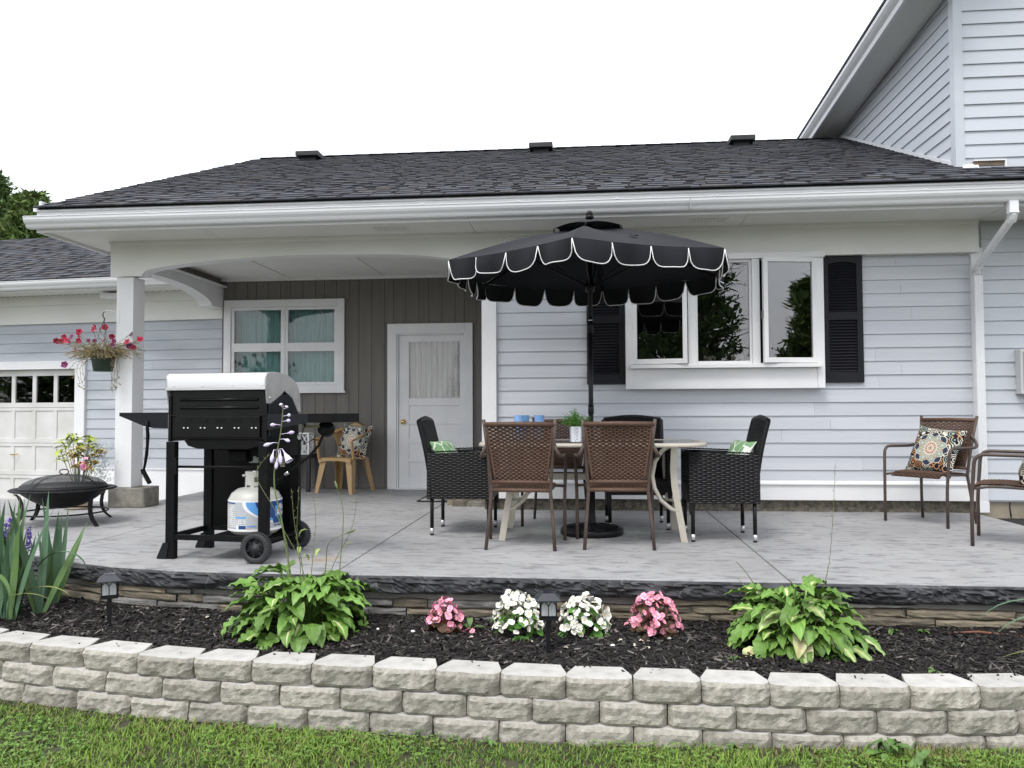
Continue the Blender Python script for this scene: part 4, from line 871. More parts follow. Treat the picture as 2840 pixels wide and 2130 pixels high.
def ogee():
    m, n, l, b = nodes('green_lattice_print'); b.inputs['Roughness'].default_value = .9
    tc = n.new('ShaderNodeTexCoord'); mp = n.new('ShaderNodeMapping'); mp.inputs['Scale'].default_value = (9, 6.2, 0.0); mp.inputs['Rotation'].default_value = (0, 0, .35); l.new(tc.outputs['Object'], mp.inputs[0])
    nz_ = n.new('ShaderNodeTexNoise'); nz_.inputs['Scale'].default_value = 5; mxv = n.new('ShaderNodeMixRGB'); mxv.inputs[0].default_value = .08
    l.new(mp.outputs[0], nz_.inputs[0]); l.new(mp.outputs[0], mxv.inputs[1]); l.new(nz_.outputs['Color'], mxv.inputs[2])
    vo = n.new('ShaderNodeTexVoronoi'); vo.feature = 'DISTANCE_TO_EDGE'; vo.inputs['Scale'].default_value = 1.6; vo.inputs['Randomness'].default_value = .55; l.new(mxv.outputs[0], vo.inputs['Vector'])
    r = n.new('ShaderNodeMapRange'); r.inputs[1].default_value = .045; r.inputs[2].default_value = .06; x = n.new('ShaderNodeMixRGB')
    x.inputs[1].default_value = (.80, .82, .76, 1); x.inputs[2].default_value = (.21, .38, .18, 1); l.new(vo.outputs['Distance'], r.inputs[0]); l.new(r.outputs[0], x.inputs[0]); l.new(x.outputs[0], b.inputs['Base Color']); return m
MAND = mandala(); OGEE = ogee()
pm1 = pillow_mesh(.43, .14, MAND); pm2 = pillow_mesh(.34, .13, OGEE, 5)
def pillow(me, label, loc, face, tilt, roll=0, group=None):
    """face: horizontal direction the pillow front points to, tilt: lean back from vertical"""
    z = Vector((face[0], face[1], 0)).normalized()*math.cos(tilt)+Vector((0, 0, math.sin(tilt))); up = (Vector((0, 0, 1))-z*z.z).normalized(); x = up.cross(z)
    mt = Matrix((x, up, z)).transposed().to_4x4() @ Matrix.Rotation(roll, 4, 'Z'); mt.translation = loc
    o = link('throw_pillow', me); o.matrix_world = mt; tag(o, label, 'pillow', group); return o
d1 = Vector((-.82, -.57, 0)); c1 = Vector((2.89, 7.03, 0))
pillow(pm1, 'black and cream medallion print pillow on the chair by the downspout', tuple(c1-d1*.06+Vector((0, 0, .60))), d1, R_(24), R_(-6), 'medallion print pillows')
d2 = Vector((-.87, .48, 0)); c2 = Vector((3.08, 5.98, 0))
pillow(pm1, 'medallion print pillow mostly outside the right edge of the photo', tuple(c2+d2*.0+Vector((.06, -.06, .605))), d2, R_(20), 0, 'medallion print pillows')
pillow(pm1, 'black and cream medallion print pillow on the tan plastic chair', (-2.79, 9.33, .60), (-.30, -.95), R_(18), R_(-4), 'medallion print pillows')
pillow(pm2, 'green pillow with white branching lines on the left black armchair', (-1.12, 6.33, .575), (.95, -.25), R_(33), R_(0), 'green lattice pillows')
pillow(pm2, 'green pillow with white branching lines on the right black armchair', (1.125, 6.15, .575), (-.95, -.25), R_(28), R_(0), 'green lattice pillows')
# ---- table
TBL = M('beige_powder_coat', (.52, .475, .40), (.47, .43, .365), rough=.4, vs=8)
tb = thing('dining_table', 'oval-ended patio dining table with beige frame and glass top', 'table', (.03, 6.19, 0))
def rrect(a, b, r, n=8):
    out = []
    for cx_, cy_, s in ((a-r, b-r, 0), (-a+r, b-r, 90), (-a+r, -b+r, 180), (a-r, -b+r, 270)):
        for k in range(n+1): an = R_(s+90*k/n); out.append((cx_+r*math.cos(an), cy_+r*math.sin(an)))
    return out
o1 = rrect(.855, .46, .30); i1 = rrect(.80, .405, .25); N = len(o1); q = MB()
prof = [(0, .690), (0, .706), (.15, .718), (.6, .720), (1, .716), (1, .690)]
for t_, z in prof: q.v += [(a*(1-t_)+c*t_, b*(1-t_)+d*t_, z) for (a, b), (c, d) in zip(o1, i1)]
for r in range(len(prof)):
    r2 = (r+1) % len(prof)
    for k in range(N): q.f.append((r*N+k, r*N+(k+1) % N, r2*N+(k+1) % N, r2*N+k)); q.m.append(0)
q.build('rim', TBL, tb, True)
GT = Mglass('frosted_table_glass', 1.5, (.75, .82, .80), .15)
MB().prism(rrect(.803, .408, .253), .709, .714, 'xy').build('glass_top', GT, tb)
for sx, sy in ((-1, -1), (1, -1), (-1, 1), (1, 1)):
    P = [(sx*.665, sy*.31, 0), (sx*.645, sy*.31, .12), (sx*.622, sy*.31, .25), (sx*.60, sy*.31, .40), (sx*.592, sy*.31, .52), (sx*.60, sy*.31, .69)]
    lg = MB(); 
    for a, b in zip(P, P[1:]):
        d = .014; w2 = .024
        lg.add([(a[0]-w2, a[1]-d, a[2]), (a[0]+w2, a[1]-d, a[2]), (a[0]+w2, a[1]+d, a[2]), (a[0]-w2, a[1]+d, a[2]), (b[0]-w2, b[1]-d, b[2]), (b[0]+w2, b[1]-d, b[2]), (b[0]+w2, b[1]+d, b[2]), (b[0]-w2, b[1]+d, b[2])], [(0, 3, 2, 1), (4, 5, 6, 7), (0, 1, 5, 4), (1, 2, 6, 5), (2, 3, 7, 6), (3, 0, 4, 7)])
    lg.build('leg', TBL, tb)
    br = [(sx*.635, sy*.31, .215), (sx*.57, sy*.31, .24), (sx*.50, sy*.31, .30), (sx*.455, sy*.31, .39), (sx*.44, sy*.31, .48), (sx*.46, sy*.31, .58), (sx*.51, sy*.31, .66), (sx*.56, sy*.31, .69)]
    MB().tube(br, .015, 8).build('brace', TBL, tb, True)
for sx in (-1, 1): MB().tube([(sx*.60, -.31, .30), (sx*.57, 0, .27), (sx*.60, .31, .30)], .010, 8).build('end_stretcher', TBL, tb, True)
MB().box(-.44, .44, .30, .325, .395, .445).build('stretcher', TBL, tb)
q = MB(); q.lathe([(.026, .722), (.04, .722), (.04, .716), (.03, .70), (.026, .70)], 20); q.build('umbrella_collar', BKM, tb, True)
# ---- on the table
BLUE = M('pale_blue_tumbler', (.23, .42, .72), (.20, .38, .68), rough=.45, vs=5)
for i, (x, y, lab) in enumerate(((-.546, 6.36, 'pale blue tumbler, leftmost on the table'), (-.515, 6.50, 'pale blue tumbler half hidden behind the leftmost one'), (-.385, 6.38, 'pale blue tumbler standing apart, nearer the potted plant'))):
    q = MB(); q.lathe([(.001, 0), (.034, 0), (.036, .01), (.0405, .2), (.037, .2), (.033, .02), (.001, .015)], 24)
    tag(q.build('tumbler', BLUE, None, True, loc=(x, y, .721)), lab, 'tumbler', 'blue tumblers on the table')
POTS = M('silver_scale_pot', (.72, .73, .75), rough=.28, metal=.85)
pt_ = thing('table_plant', 'small green boxwood-like plant in a silver textured pot on the table', 'potted plant', (-.085, 6.02, .721))
q = MB()
def potp(u, v):
    a = u*2*PI; sc = .004*abs(math.sin(u*11*PI+ (PI/2 if int(v*9) % 2 else 0)))*(.35+.65*((v*9) % 1)); r = .0455-.003*(1-v)+sc; return (r*math.cos(a), r*math.sin(a), .115*v)
q.grid(potp, 88, 36); q.lathe([(.0455, .115), (.042, .115), (.04, .10), (.001, .10)], 32); q.build('pot', POTS, pt_, True)
LEAFG = M('boxwood_leaf', (.07, .22, .03), (.15, .36, .05), rough=.5, vs=40, rnd=.3)
q = MB(); rp = random.Random(2)
for k in range(26):
    a = rp.uniform(0, 6.28); el = rp.uniform(.3, 1.5); L = rp.uniform(.09, .135); d = Vector((math.cos(a)*math.cos(el), math.sin(a)*math.cos(el), math.sin(el))); p0 = Vector((0, 0, .10)); p1 = p0+d*L*Vector((1, 1, 1)).length/1.73+Vector((0, 0, .01))
    q.tube([p0, p0+d*L*.5+Vector((0, 0, .008)), p1], .0012, 4, mi=0)
    for j in range(34):
        t = rp.uniform(.35, 1.05); c = p0+d*L*t+Vector((rp.gauss(0, .012), rp.gauss(0, .012), rp.gauss(.008, .012))); u = Vector((rp.gauss(0, 1), rp.gauss(0, 1), rp.gauss(.4, .7))).normalized(); w_ = u.orthogonal().normalized()*.0042; ll = rp.uniform(.010, .016)
        q.add([c, c+u*ll*.5+w_, c+u*ll, c+u*ll*.5-w_], [(0, 1, 2, 3)])
q.build('foliage', LEAFG, pt_)
# ================================================================ umbrella
UMB = M('black_canopy_fabric', (.012, .0125, .016), (.017, .0175, .022), rough=.8, vs=3, bump=.25, bs=6, spec=.2)
PIPE = M('white_piping', (.82, .82, .82), rough=.6)
ux, uy = .03, 6.19
ub = thing('umbrella_base', 'round black cast umbrella base under the table', 'umbrella base', (ux, uy+.04, 0))
q = MB(); q.lathe([(.001, 0), (.238, 0), (.245, .008), (.243, .045), (.235, .052), (.20, .056), (.06, .075), (.04, .085), (.001, .085)], 64); q.build('disc', BKM, ub, True)
q = MB()
for k in range(28):
    a = 2*PI*k/28; q.tube([(.07*math.cos(a), .07*math.sin(a), .073), (.205*math.cos(a+.15), .205*math.sin(a+.15), .058)], .004, 4)
q.build('radial_rib', BKM, ub)
q = MB(); q.lathe([(.033, .08), (.03, .12), (.0275, .13), (.0275, .42), (.03, .42), (.03, .46), (.022, .46)], 20); q.build('tube', BKM, ub, True)
um = thing('patio_umbrella', 'black patio umbrella with scalloped white-piped valance over the table', 'umbrella', (ux, uy+.04, 0))
q = MB(); q.tube([(0, 0, .45), (0, 0, 1.62)], .019, 16); q.tube([(0, 0, 1.60), (0, 0, 2.42)], .0165, 16); q.tube([(0, 0, 1.56), (0, 0, 1.66)], .0225, 16); q.tube([(0, 0, .93), (0, 0, 1.0)], .0225, 16); q.build('pole', BKM, um, True)
CH = M('chrome_ferrule', (.5, .5, .5), rough=.25, metal=1); MB().tube([(0, 0, 1.63), (0, 0, 1.69)], .0185, 16).build('ferrule', CH, um, True)
RC, ZR, ZT = 1.14, 2.075, 2.40; A0 = R_(-96)
ang = [A0+k*PI/3 for k in range(6)]
cor = [Vector((RC*math.cos(a), RC*math.sin(a), ZR)) for a in ang]
def canopy_pt(k, s, t):      # k side, s along the rim 0..1, t from apex 0..1
    a, b = cor[k], cor[(k+1) % 6]; rim = a.lerp(b, s); top = Vector((0, 0, ZT)); p = top.lerp(rim, t)
    sag = .03*math.sin(PI*t)*math.sin(PI*s)+.028*math.sin(PI*s)*t*t*.6; p.z += .035*math.sin(PI*t)*1.0-sag
    return p
q = MB()
for k in range(6): q.grid(lambda s, t, k=k: tuple(canopy_pt(k, s, .13+.87*t)+Vector((0, 0, .002*nz(s*5, t*5, k)))), 16, 14)
cn = q.build('canopy', UMB, um, True)
q = MB(); pp = []; ru = random.Random(6)
for k in range(6):
    for j in range(4):
        s0, s1 = j/4, (j+1)/4; dep = .148+ru.uniform(-.016, .016); n_ = 20; a, b = cor[k], cor[(k+1) % 6]; ou = ((a+b)/2); ou = Vector((ou.x, ou.y, 0)).normalized(); flare = ru.uniform(-.05, .42); edge = []; top = []; ru_w = ru.uniform(.008, .028)
        for i in range(n_+1):
            t = i/n_; s = s0+(s1-s0)*t; p = canopy_pt(k, s, 1); f = (1-abs(2*t-1)**5)**.5; d = max(.008, dep*f)
            wv = ru_w*math.sin(t*2*PI+k+j*2)*f
            e_ = p+Vector((0, 0, -d))+ou*(flare*d*.6+wv); m_ = p+Vector((0, 0, -d*.5))+ou*(flare*d*.45+wv*.6+.012*f)
            top.append(p); edge.append(e_); q.v += [tuple(p), tuple(m_), tuple(e_)]
        o = len(q.v)-3*(n_+1)
        for i in range(n_):
            for c in range(2): q.f.append((o+3*i+c, o+3*i+c+1, o+3*i+3+c+1, o+3*i+3+c)); q.m.append(0)
        pp.append(edge)
va = q.build('valance', UMB, um, True)
for e_ in pp: MB().tube([p+(p-Vector((0, 0, p.z))).normalized()*.002 for p in e_], .0037, 5).build('piping', PIPE, va, True)
q = MB(); c2r = .30
for k in range(6):
    def vp(s, t, k=k):
        a, b = ang[k], ang[k]+PI/3; p = Vector((math.cos(a), math.sin(a), 0)).lerp(Vector((math.cos(b), math.sin(b), 0)), s)*c2r*t; z = 2.455-.085*t+.012*math.sin(PI*t); lift = .022*math.sin(PI*s)*t**3
        return (p.x*(1-.07*math.sin(PI*s)*t), p.y*(1-.07*math.sin(PI*s)*t), z+lift)
    q.grid(vp, 10, 6)
    a = ang[k]; q.tube([(c2r*math.cos(a), c2r*math.sin(a), 2.368), (c2r*1.01*math.cos(a), c2r*1.01*math.sin(a), 2.34)], .006, 5)
q.build('vent_cap', UMB, um, True)
q = MB(); q.lathe([(.001, 2.53), (.018, 2.527), (.027, 2.512), (.029, 2.495), (.024, 2.49), (.033, 2.487), (.034, 2.468), (.02, 2.46)], 20); q.build('finial', BKM, um, True)
for k in range(6):
    d = Vector((math.cos(ang[k]), math.sin(ang[k]), 0)); rb_ = MB().tube([d*.03+Vector((0, 0, 2.385)), d*.55+Vector((0, 0, 2.255)), d*1.12+Vector((0, 0, 2.065))], .008, 6).build('rib', BKM, um, True)
    MB().tube([d*.03+Vector((0, 0, 1.93)), d*.6+Vector((0, 0, 2.232))], .006, 6).build('strut', BKM, rb_, True)
q = MB(); q.lathe([(.017, 1.89), (.036, 1.89), (.036, 1.95), (.024, 1.97), (.024, 2.0), (.017, 2.0)], 16); q.lathe([(.017, 2.34), (.034, 2.35), (.034, 2.39), (.017, 2.40)], 16); q.build('hub', BKM, um, True)
tie = MB(); tie.grid(lambda u, v: tuple(canopy_pt(0, .55+.05*u, .60+.08*v)+Vector((0, 0, .012+.012*math.sin(u*PI)))), 5, 5); tie.build('fabric_tie', UMB, um, True)
# ================================================================ grill
GA = math.atan2(-.07, .68); GM = Matrix.Translation((-2.72, 4.97, 0)) @ Matrix.Rotation(GA, 4, 'Z')
GBL = M('grill_black_enamel', (.003, .003, .003), (.005, .005, .005), rough=.3, vs=10, spec=.22)
GMT = M('grill_black_matte', (.004, .004, .0045), (.007, .007, .0075), rough=.5, vs=14, spec=.15)
GSH = M('grill_shelf_charcoal', (.012, .013, .016), rough=.5, spec=.2)
STEEL = M('brushed_stainless', (.70, .69, .675), (.58, .575, .565), rough=.3, metal=1, vs=3, bump=.12, bs=18, stretch=(.15, 4, 4), bdist=.003)
LIDE = M('cast_lid_side', (.50, .495, .48), (.38, .375, .36), rough=.5, metal=.35, vs=8)
BOLT = M('zinc_bolt', (.7, .7, .7), rough=.3, metal=.9)
gr = thing('gas_grill', 'black gas barbecue grill with stainless lid, seen from behind', 'grill', GM.translation, GA)
for nm, x, y, z0 in (('leg', -.03, 0, 0), ('leg', .628, 0, .17), ('leg', -.03, .43, 0), ('leg', .628, .43, .17)):
    lg = MB().box(x, x+.064, y, y+.045, z0, .764).build('leg', GMT, gr, bevel=.004)
    if x < 0:
        MB().prism([(x-.055, 0), (x-.055, .012), (x-.012, .105), (x+.030, .105), (x+.012, 0)], y-.006, y-.0005, 'xz').prism([(x-.055, 0), (x-.055, .012), (x-.012, .105), (x-.001, .105), (x-.001, 0)], y-.0005, y+.045, 'xz').build('foot', GSH, lg)
TYRE = M('wheel_plastic', (.022, .023, .026), (.03, .031, .034), rough=.6, vs=20)
def wheel(x, y):
    mt = Matrix.Translation((x, y, .098)) @ Matrix.Rotation(R_(90), 4, 'X')
    q = MB(); q.lathe([(.062, .020), (.066, .024), (.088, .024), (.096, .018), (.098, .008), (.098, -.008), (.096, -.018), (.088, -.024), (.066, -.024), (.062, -.02)], 40, mt)
    for k in range(36):
        a = 2*PI*k/36; q.obox(mt @ Vector((.0975*math.cos(a), .0975*math.sin(a), .012)), (.006, .018, .009), (0, -a, 0)); q.obox(mt @ Vector((.0975*math.cos(a+.09), .0975*math.sin(a+.09), -.012)), (.006, .018, .009), (0, -a-.09, 0))
    w_ = q.build('wheel', TYRE, gr, True)
    h = MB(); h.lathe([(.001, .026), (.012, .026), (.014, .02), (.030, .018), (.030, .010), (.062, .006), (.0625, -.006), (.03, -.012)], 30, mt); h.build('hub', TYRE, w_, True)
    for k in range(6):
        a = 2*PI*k/6+.3; c = mt @ Vector((.046*math.cos(a), .046*math.sin(a), .012)); MB().obox(c, (.032, .008, .015), (0, -a, 0)).build('spoke', GSH, w_)
wheel(.645, -.045); wheel(.645, .505)
MB().tube([(.645, -.05, .098), (.645, .51, .098)], .007, 8).build('axle', GMT, gr)
# body
b = MB(); b.box(-.012, .66, .03, .44, .775, 1.10)
b.build('fire_box', GBL, gr, bevel=.006)
MB().prism([(.06, .774), (.62, .774), (.60, .735), (.52, .715), (.16, .715), (.09, .735)], .06, .42, 'xz').build('grease_tray', GBL, gr)
for z_ in (1.037, .984): MB().tube([(.056, .028, z_), (.61, .028, z_)], .010, 8).build('pressed_rib', GBL, gr, True)
MB().box(.03, .63, .014, .0295, .79, .93).box(-.012, .66, .016, .0295, .93, .938).build('control_back_panel', GBL, gr, bevel=.003)
for k in range(5):
    MB().box(.075+.121*k, .145+.121*k, .0125, .0138, .885, .915).build('knockout_plate', GMT, gr)
    for dx in (0, .029):
        q = MB(); q.lathe([(.001, .008), (.005, .006), (.007, 0)], 10, Matrix.Translation((.091+.1212*k+dx, .0135, .852)) @ Matrix.Rotation(R_(90), 4, 'X')); q.build('bolt', BOLT, gr, True)
for x in (-.03, .655): MB().box(x, x+.022, .02, .45, .765, 1.06).build('side_frame', GBL, gr, bevel=.003)
# lid
up_ = [(0, 1.108), (0, 1.172), (.004, 1.188), (.016, 1.203), (.04, 1.212), (.12, 1.217), (.22, 1.213), (.32, 1.197), (.41, 1.163), (.455, 1.125), (.48, 1.07), (.488, .965)]
q = MB(); q.grid(lambda u, v: (lambda i: (-.026+.697*u, up_[i][0], up_[i][1]))(round(v*(len(up_)-1))), 1, len(up_)-1)
lid = q.build('lid', STEEL, gr); autosmooth(lid, 35)
low = [(.488, .955), (.43, .955), (.40, .965), (.345, 1.055), (.315, 1.07), (.27, 1.085), (.25, 1.10), (.235, 1.085), (.19, 1.06), (.16, 1.05), (.135, 1.02), (.10, 1.005), (.06, 1.005), (.02, 1.01), (.012, 1.05)]
for x in (-.036, .671): MB().prism([(y, z) for y, z in up_]+low, x, x+.009, 'yz').build('lid_side', LIDE, lid, bevel=.003)
MB().box(-.034, .678, -.006, -.0008, 1.100, 1.116).build('lid_rear_lip', STEEL, lid)
for k in range(4):
    q = MB(); q.lathe([(.001, .005), (.004, .004), (.005, 0)], 8, Matrix.Translation((.02+.21*k, -.0008, 1.127)) @ Matrix.Rotation(R_(90), 4, 'X')); q.build('rivet', BOLT, lid, True)
MB().prism([(.03, .80), (.03, 1.0), (.16, 1.05), (.25, 1.075), (.34, 1.05), (.43, .95), (.44, .80)], .6825, .690, 'yz').build('side_casting', GSH, gr)
q = MB(); q.lathe([(.001, .006), (.008, .004), (.009, 0)], 10, Matrix.Translation((.6805, .05, 1.045)) @ Matrix.Rotation(R_(90), 4, 'Y')); q.build('hinge_screw', BOLT, lid, True)
# side shelves
MB().prism([(-.394, .955), (-.034, .955), (-.034, .85), (-.139, .852), (-.209, .865), (-.394, .933)], .02, .026, 'xz').prism([(-.394, .955), (-.034, .955), (-.034, .943), (-.394, .943)], .0265, .45, 'xz').box(-.394, -.388, .0265, .45, .93, .943).build('side_shelf', GSH, gr)
q = MB().prism([(.678, .942), (.96, .941), (.96, .886), (.86, .868), (.70, .84), (.678, .84)], .02, .026, 'xz').prism([(.678, .942), (.96, .942), (.96, .930), (.678, .930)], .0265, .45, 'xz')
q.build('side_shelf', GSH, gr)
MB().box(.961, 1.13, .022, .45, .886, .944).build('side_burner_box', GMT, gr, bevel=.003)
for side, xs in ((0, [-.375+.038*k for k in range(9)]), (1, [.97+.018*k for k in range(9)])):
    for x in xs: MB().box(x-.003, x+.003, .0185 if side == 0 else .0205, .0198 if side == 0 else .0218, .938, .944).build('vent_hole', GBL, gr)
q = MB(); q.lathe([(.001, .03), (.045, .03), (.052, .02), (.052, -.02), (.001, -.02)], 20, Matrix.Translation((1.03, .14, .845)) @ Matrix.Rotation(R_(70), 4, 'X')); sbn = q.build('side_burner_valve', GMT, gr, True)
OLIVE = M('brass_regulator_green', (.16, .17, .09), rough=.5, metal=.4); MB().box(.89, 1.0, .10, .13, .852, .868).box(.885, .897, .10, .13, .868, .90).build('valve_bracket', OLIVE, gr)
# lower frame
MB().tube([(.03, .02, .60), (.635, .02, .60)], .008, 8).build('cross_rail', GMT, gr, True)
MB().box(.034, .05, -.004, 0, .55, .66).build('hinge_plate', GMT, gr)
MB().box(.036, .628, .004, .034, .125, .158).build('bottom_rail', GMT, gr)
MB().box(.036, .628, .44, .47, .125, .158).build('bottom_rail', GMT, gr)
MB().box(-.025, -.0, .045, .43, .125, .158).build('bottom_rail', GMT, gr)
MB().box(.20, .69, .035, .439, .118, .136).build('bottom_shelf', GMT, gr)
MB().prism([(0, .159), (.09, .159), (0, .27)], .455, .46, 'xz').build('corner_gusset', GMT, gr)
MB().box(.034, .628, .445, .455, .16, .77).build('front_door_panel', GBL, gr)
MB().box(.680, .690, .046, .429, .66, .77).build('side_panel', GBL, gr)
MB().box(.25, .252, .443, .4447, .2, .76).build('door_seam', GMT, gr)
q = MB().box(.30, .44, .18, .28, .62, .70).build('grease_cup', GMT, gr, bevel=.01)
MB().box(.22, .52, .20, .26, .70, .714).box(.44, .52, .22, .24, .66, .70).build('cup_bracket', GMT, gr)
def print_mat(name, base, ink, sz=90):
    m, n, l, b = nodes(name); b.inputs['Roughness'].default_value = .5
    tc = n.new('ShaderNodeTexCoord'); br = n.new('ShaderNodeTexNoise'); br.inputs['Scale'].default_value = 140; br.inputs['Detail'].default_value = 0
    mp = n.new('ShaderNodeMapping'); mp.inputs['Scale'].default_value = (1, 1, .2); l.new(tc.outputs['Object'], mp.inputs[0]); l.new(mp.outputs[0], br.inputs[0])
    sp = n.new('ShaderNodeSeparateXYZ'); l.new(tc.outputs['Object'], sp.inputs[0])
    s = n.new('ShaderNodeMath'); s.operation = 'MULTIPLY'; s.inputs[1].default_value = sz*6.28; l.new(sp.outputs[2], s.inputs[0])
    si = n.new('ShaderNodeMath'); si.operation = 'SINE'; l.new(s.outputs[0], si.inputs[0])
    g = n.new('ShaderNodeMath'); g.operation = 'GREATER_THAN'; g.inputs[1].default_value = .1; l.new(si.outputs[0], g.inputs[0])
    g2 = n.new('ShaderNodeMath'); g2.operation = 'GREATER_THAN'; g2.inputs[1].default_value = .46; l.new(br.outputs[0], g2.inputs[0])
    mu = n.new('ShaderNodeMath'); mu.operation = 'MULTIPLY'; l.new(g.outputs[0], mu.inputs[0]); l.new(g2.outputs[0], mu.inputs[1])
    x = n.new('ShaderNodeMixRGB'); x.inputs[1].default_value = C4(base); x.inputs[2].default_value = C4(ink); l.new(mu.outputs[0], x.inputs[0]); l.new(x.outputs[0], b.inputs['Base Color']); return m
FINE = print_mat('fine_print', (.66, .67, .66), (.34, .35, .37), 75); CRD = print_mat('data_plate', (.55, .55, .44), (.30, .30, .25), 60)
MB().box(.315, .60, .4425, .4445, .60, .655).build('warning_label', FINE, gr)
MB().box(.36, .615, .4425, .4445, .665, .70).build('data_label', CRD, gr)
MB().box(.37, .46, .441, .4424, .638, .648).build('label_heading', GMT, gr)
MB().prism([(.418, .606), (.433, .606), (.438, .616), (.431, .624), (.427, .634), (.420, .622), (.413, .615)], .441, .4424, 'xz').build('flame_symbol', GMT, gr)
MB().box(.55, .585, .4425, .4445, .575, .64).build('data_label', CRD, gr)
# match-holder chain on the side panel
q = MB(); cx2, cy2 = .662, .432; q.tube([(cx2-.005, cy2, .72), (cx2, cy2, .66), (cx2, cy2, .60)], .0022, 5); q.tube([(cx2+.011*math.cos(k*.7), cy2, .588+.011*math.sin(k*.7)) for k in range(9)], .002, 5, closed=True); q.tube([(cx2, cy2, .577), (cx2-.006, cy2, .50), (cx2-.012, cy2, .425)], .0018, 5); q.tube([(cx2-.012+.011*math.cos(k*.7), cy2, .412+.011*math.sin(k*.7)) for k in range(9)], .002, 5, closed=True)
q.build('match_holder_chain', BOLT, gr, True)
# gas hose
hs = MB().tube([(1.0, .16, .85), (1.0, .15, .80), (.98, .14, .74), (.91, .13, .66), (.83, .12, .60), (.76, .13, .555), (.70, .17, .52), (.60, .20, .50)], .0085, 10).build('gas_hose', GMT, gr, True)
MB().tube([(.775, .128, .563), (.745, .136, .548)], .0105, 10).build('hose_crimp', BOLT, hs, True)
MB().tube([(.90, .10, .87), (.88, .09, .80), (.91, .08, .75), (.95, .09, .77), (.97, .1, .79)], .003, 6).build('igniter_wire', GMT, gr, True)
# ---- tank
tl = Vector((.497, .205, .1365)); tw_ = GM @ tl; TR = .172
WHT = M('tank_white_paint', (.54, .535, .50), (.40, .385, .34), rough=.4, vs=7, lo=.5, hi=.85)
tk = thing('propane_tank', 'white propane gas tank with grey and blue label under the grill', 'gas tank', tw_, math.atan2(-tw_.x, tw_.y)*-1*0)
q = MB(); q.lathe([(.10, 0), (.105, .0), (.112, .012), (.135, .018), (TR-.006, .045), (TR, .075), (TR, .225), (TR-.004, .25), (TR-.022, .285), (TR-.06, .312), (.05, .325), (.001, .327)], 48); q.build('cylinder', WHT, tk, True)
# collar with openings, valve
view = math.atan2(0-tw_.y, 0-tw_.x)           # towards the camera side
q = MB(); n_ = 40; cr = .066; zc0 = .318
for k in range(n_):
    a0, a1 = view+R_(-150)+R_(300)*k/n_, view+R_(-150)+R_(300)*(k+1)/n_; ph = math.degrees((a0+a1)/2-view)
    segs = [(.0, .108)]
    if -14 < ph-5 < 20: segs = [(.012, .038), (.072, .108)]
    if abs(ph) > 28 and abs(ph) < 60: segs = [(.018, .108)]
    if abs(ph-85) < 16 or abs(ph+85) < 16: segs = [(.0, .03), (.075, .108)]
    for z0, z1 in segs:
        P = lambda r, a, z: (r*math.cos(a), r*math.sin(a), zc0+z)
        q.add([P(cr, a0, z0), P(cr, a1, z0), P(cr, a1, z1), P(cr, a0, z1), P(cr-.004, a0, z0), P(cr-.004, a1, z0), P(cr-.004, a1, z1), P(cr-.004, a0, z1)], [(0, 1, 2, 3), (5, 4, 7, 6), (3, 2, 6, 7), (0, 4, 5, 1), (1, 5, 6, 2), (0, 3, 7, 4)])
q.build('collar', WHT, tk)
q = MB(); q.lathe([(.014, .32), (.014, .37), (.02, .375), (.02, .40), (.008, .40), (.008, .415), (.024, .415), (.024, .43), (.001, .43)], 16); q.build('valve', BOLT, tk, True)
MB().tube([(.06*math.cos(view-1.3), .06*math.sin(view-1.3), .40), (.085*math.cos(view-1.35), .085*math.sin(view-1.35), .398)], .008, 8).build('bleed_knob', WHT, tk, True)
LG = M('label_silver', (.50, .52, .55), (.46, .48, .51), rough=.4, vs=20); LBL = M('label_light_blue', (.12, .36, .75), rough=.4); LDB = M('label_dark_blue', (.015, .06, .22), rough=.4); LWH = M('label_white', (.85, .85, .86), rough=.4); ORNG = M('label_orange', (.8, .3, .05), rough=.4)
def patch(name, mat, phL, phR, z0, z1, lift, parent, nz_=14, nc=10):
    q = MB(); r = TR+lift
    def pt(u, v):
        z = z0+(z1-z0)*v; a = phL(v) if callable(phL) else phL; b = phR(v) if callable(phR) else phR; ph = view+R_(a+(max(a, b)-a)*u)
        return (r*math.cos(ph), r*math.sin(ph), z)
    q.grid(pt, nc, nz_); return q.build(name, mat, parent, True)
lab = patch('label', LG, -100, 110, .062, .238, .0006, tk, 4, 40)
patch('label_border', LWH, -100, 110, .236, .246, .001, lab, 1, 40); patch('label_border', LWH, -100, 110, .048, .062, .001, lab, 1, 40)
patch('fine_print_panel', FINE, -86, -46, .066, .222, .001, lab); patch('panel_heading', LDB, -86, -46, .223, .232, .001, lab, 2)
patch('instruction_box', FINE, -44, -20, .07, .13, .001, lab); patch('instruction_heading', LBL, -44, -20, .131, .142, .001, lab, 2); patch('instruction_footer', LDB, -36, -20, .064, .086, .0013, lab, 2)
patch('icon', LWH, -42, -37, .064, .086, .0013, lab, 2)
cv = lambda v, a, b, p: a+(b-a)*(1-v)**p
patch('white_sweep', LWH, lambda v: cv(v, -28, 38, 2.2), 40, .098, .2362, .0009, lab, 18)
patch('light_blue_sweep', LBL, lambda v: cv(v, -20, 38, 2.2), 40, .108, .2361, .0012, lab, 18)
patch('dark_blue_field', LDB, lambda v: cv(v, 0, 38, 2.0), 40, .125, .236, .0015, lab, 18); patch('dark_blue_field', LDB, 40, 112, .092, .236, .0015, lab, 4, 20)
patch('flame_mark', LBL, 46, 56, .135, .205, .0018, lab); patch('flame_mark', ORNG, lambda v: 52+3*abs(2*v-1), lambda v: 58-3*abs(2*v-1), .155, .185, .002, lab)
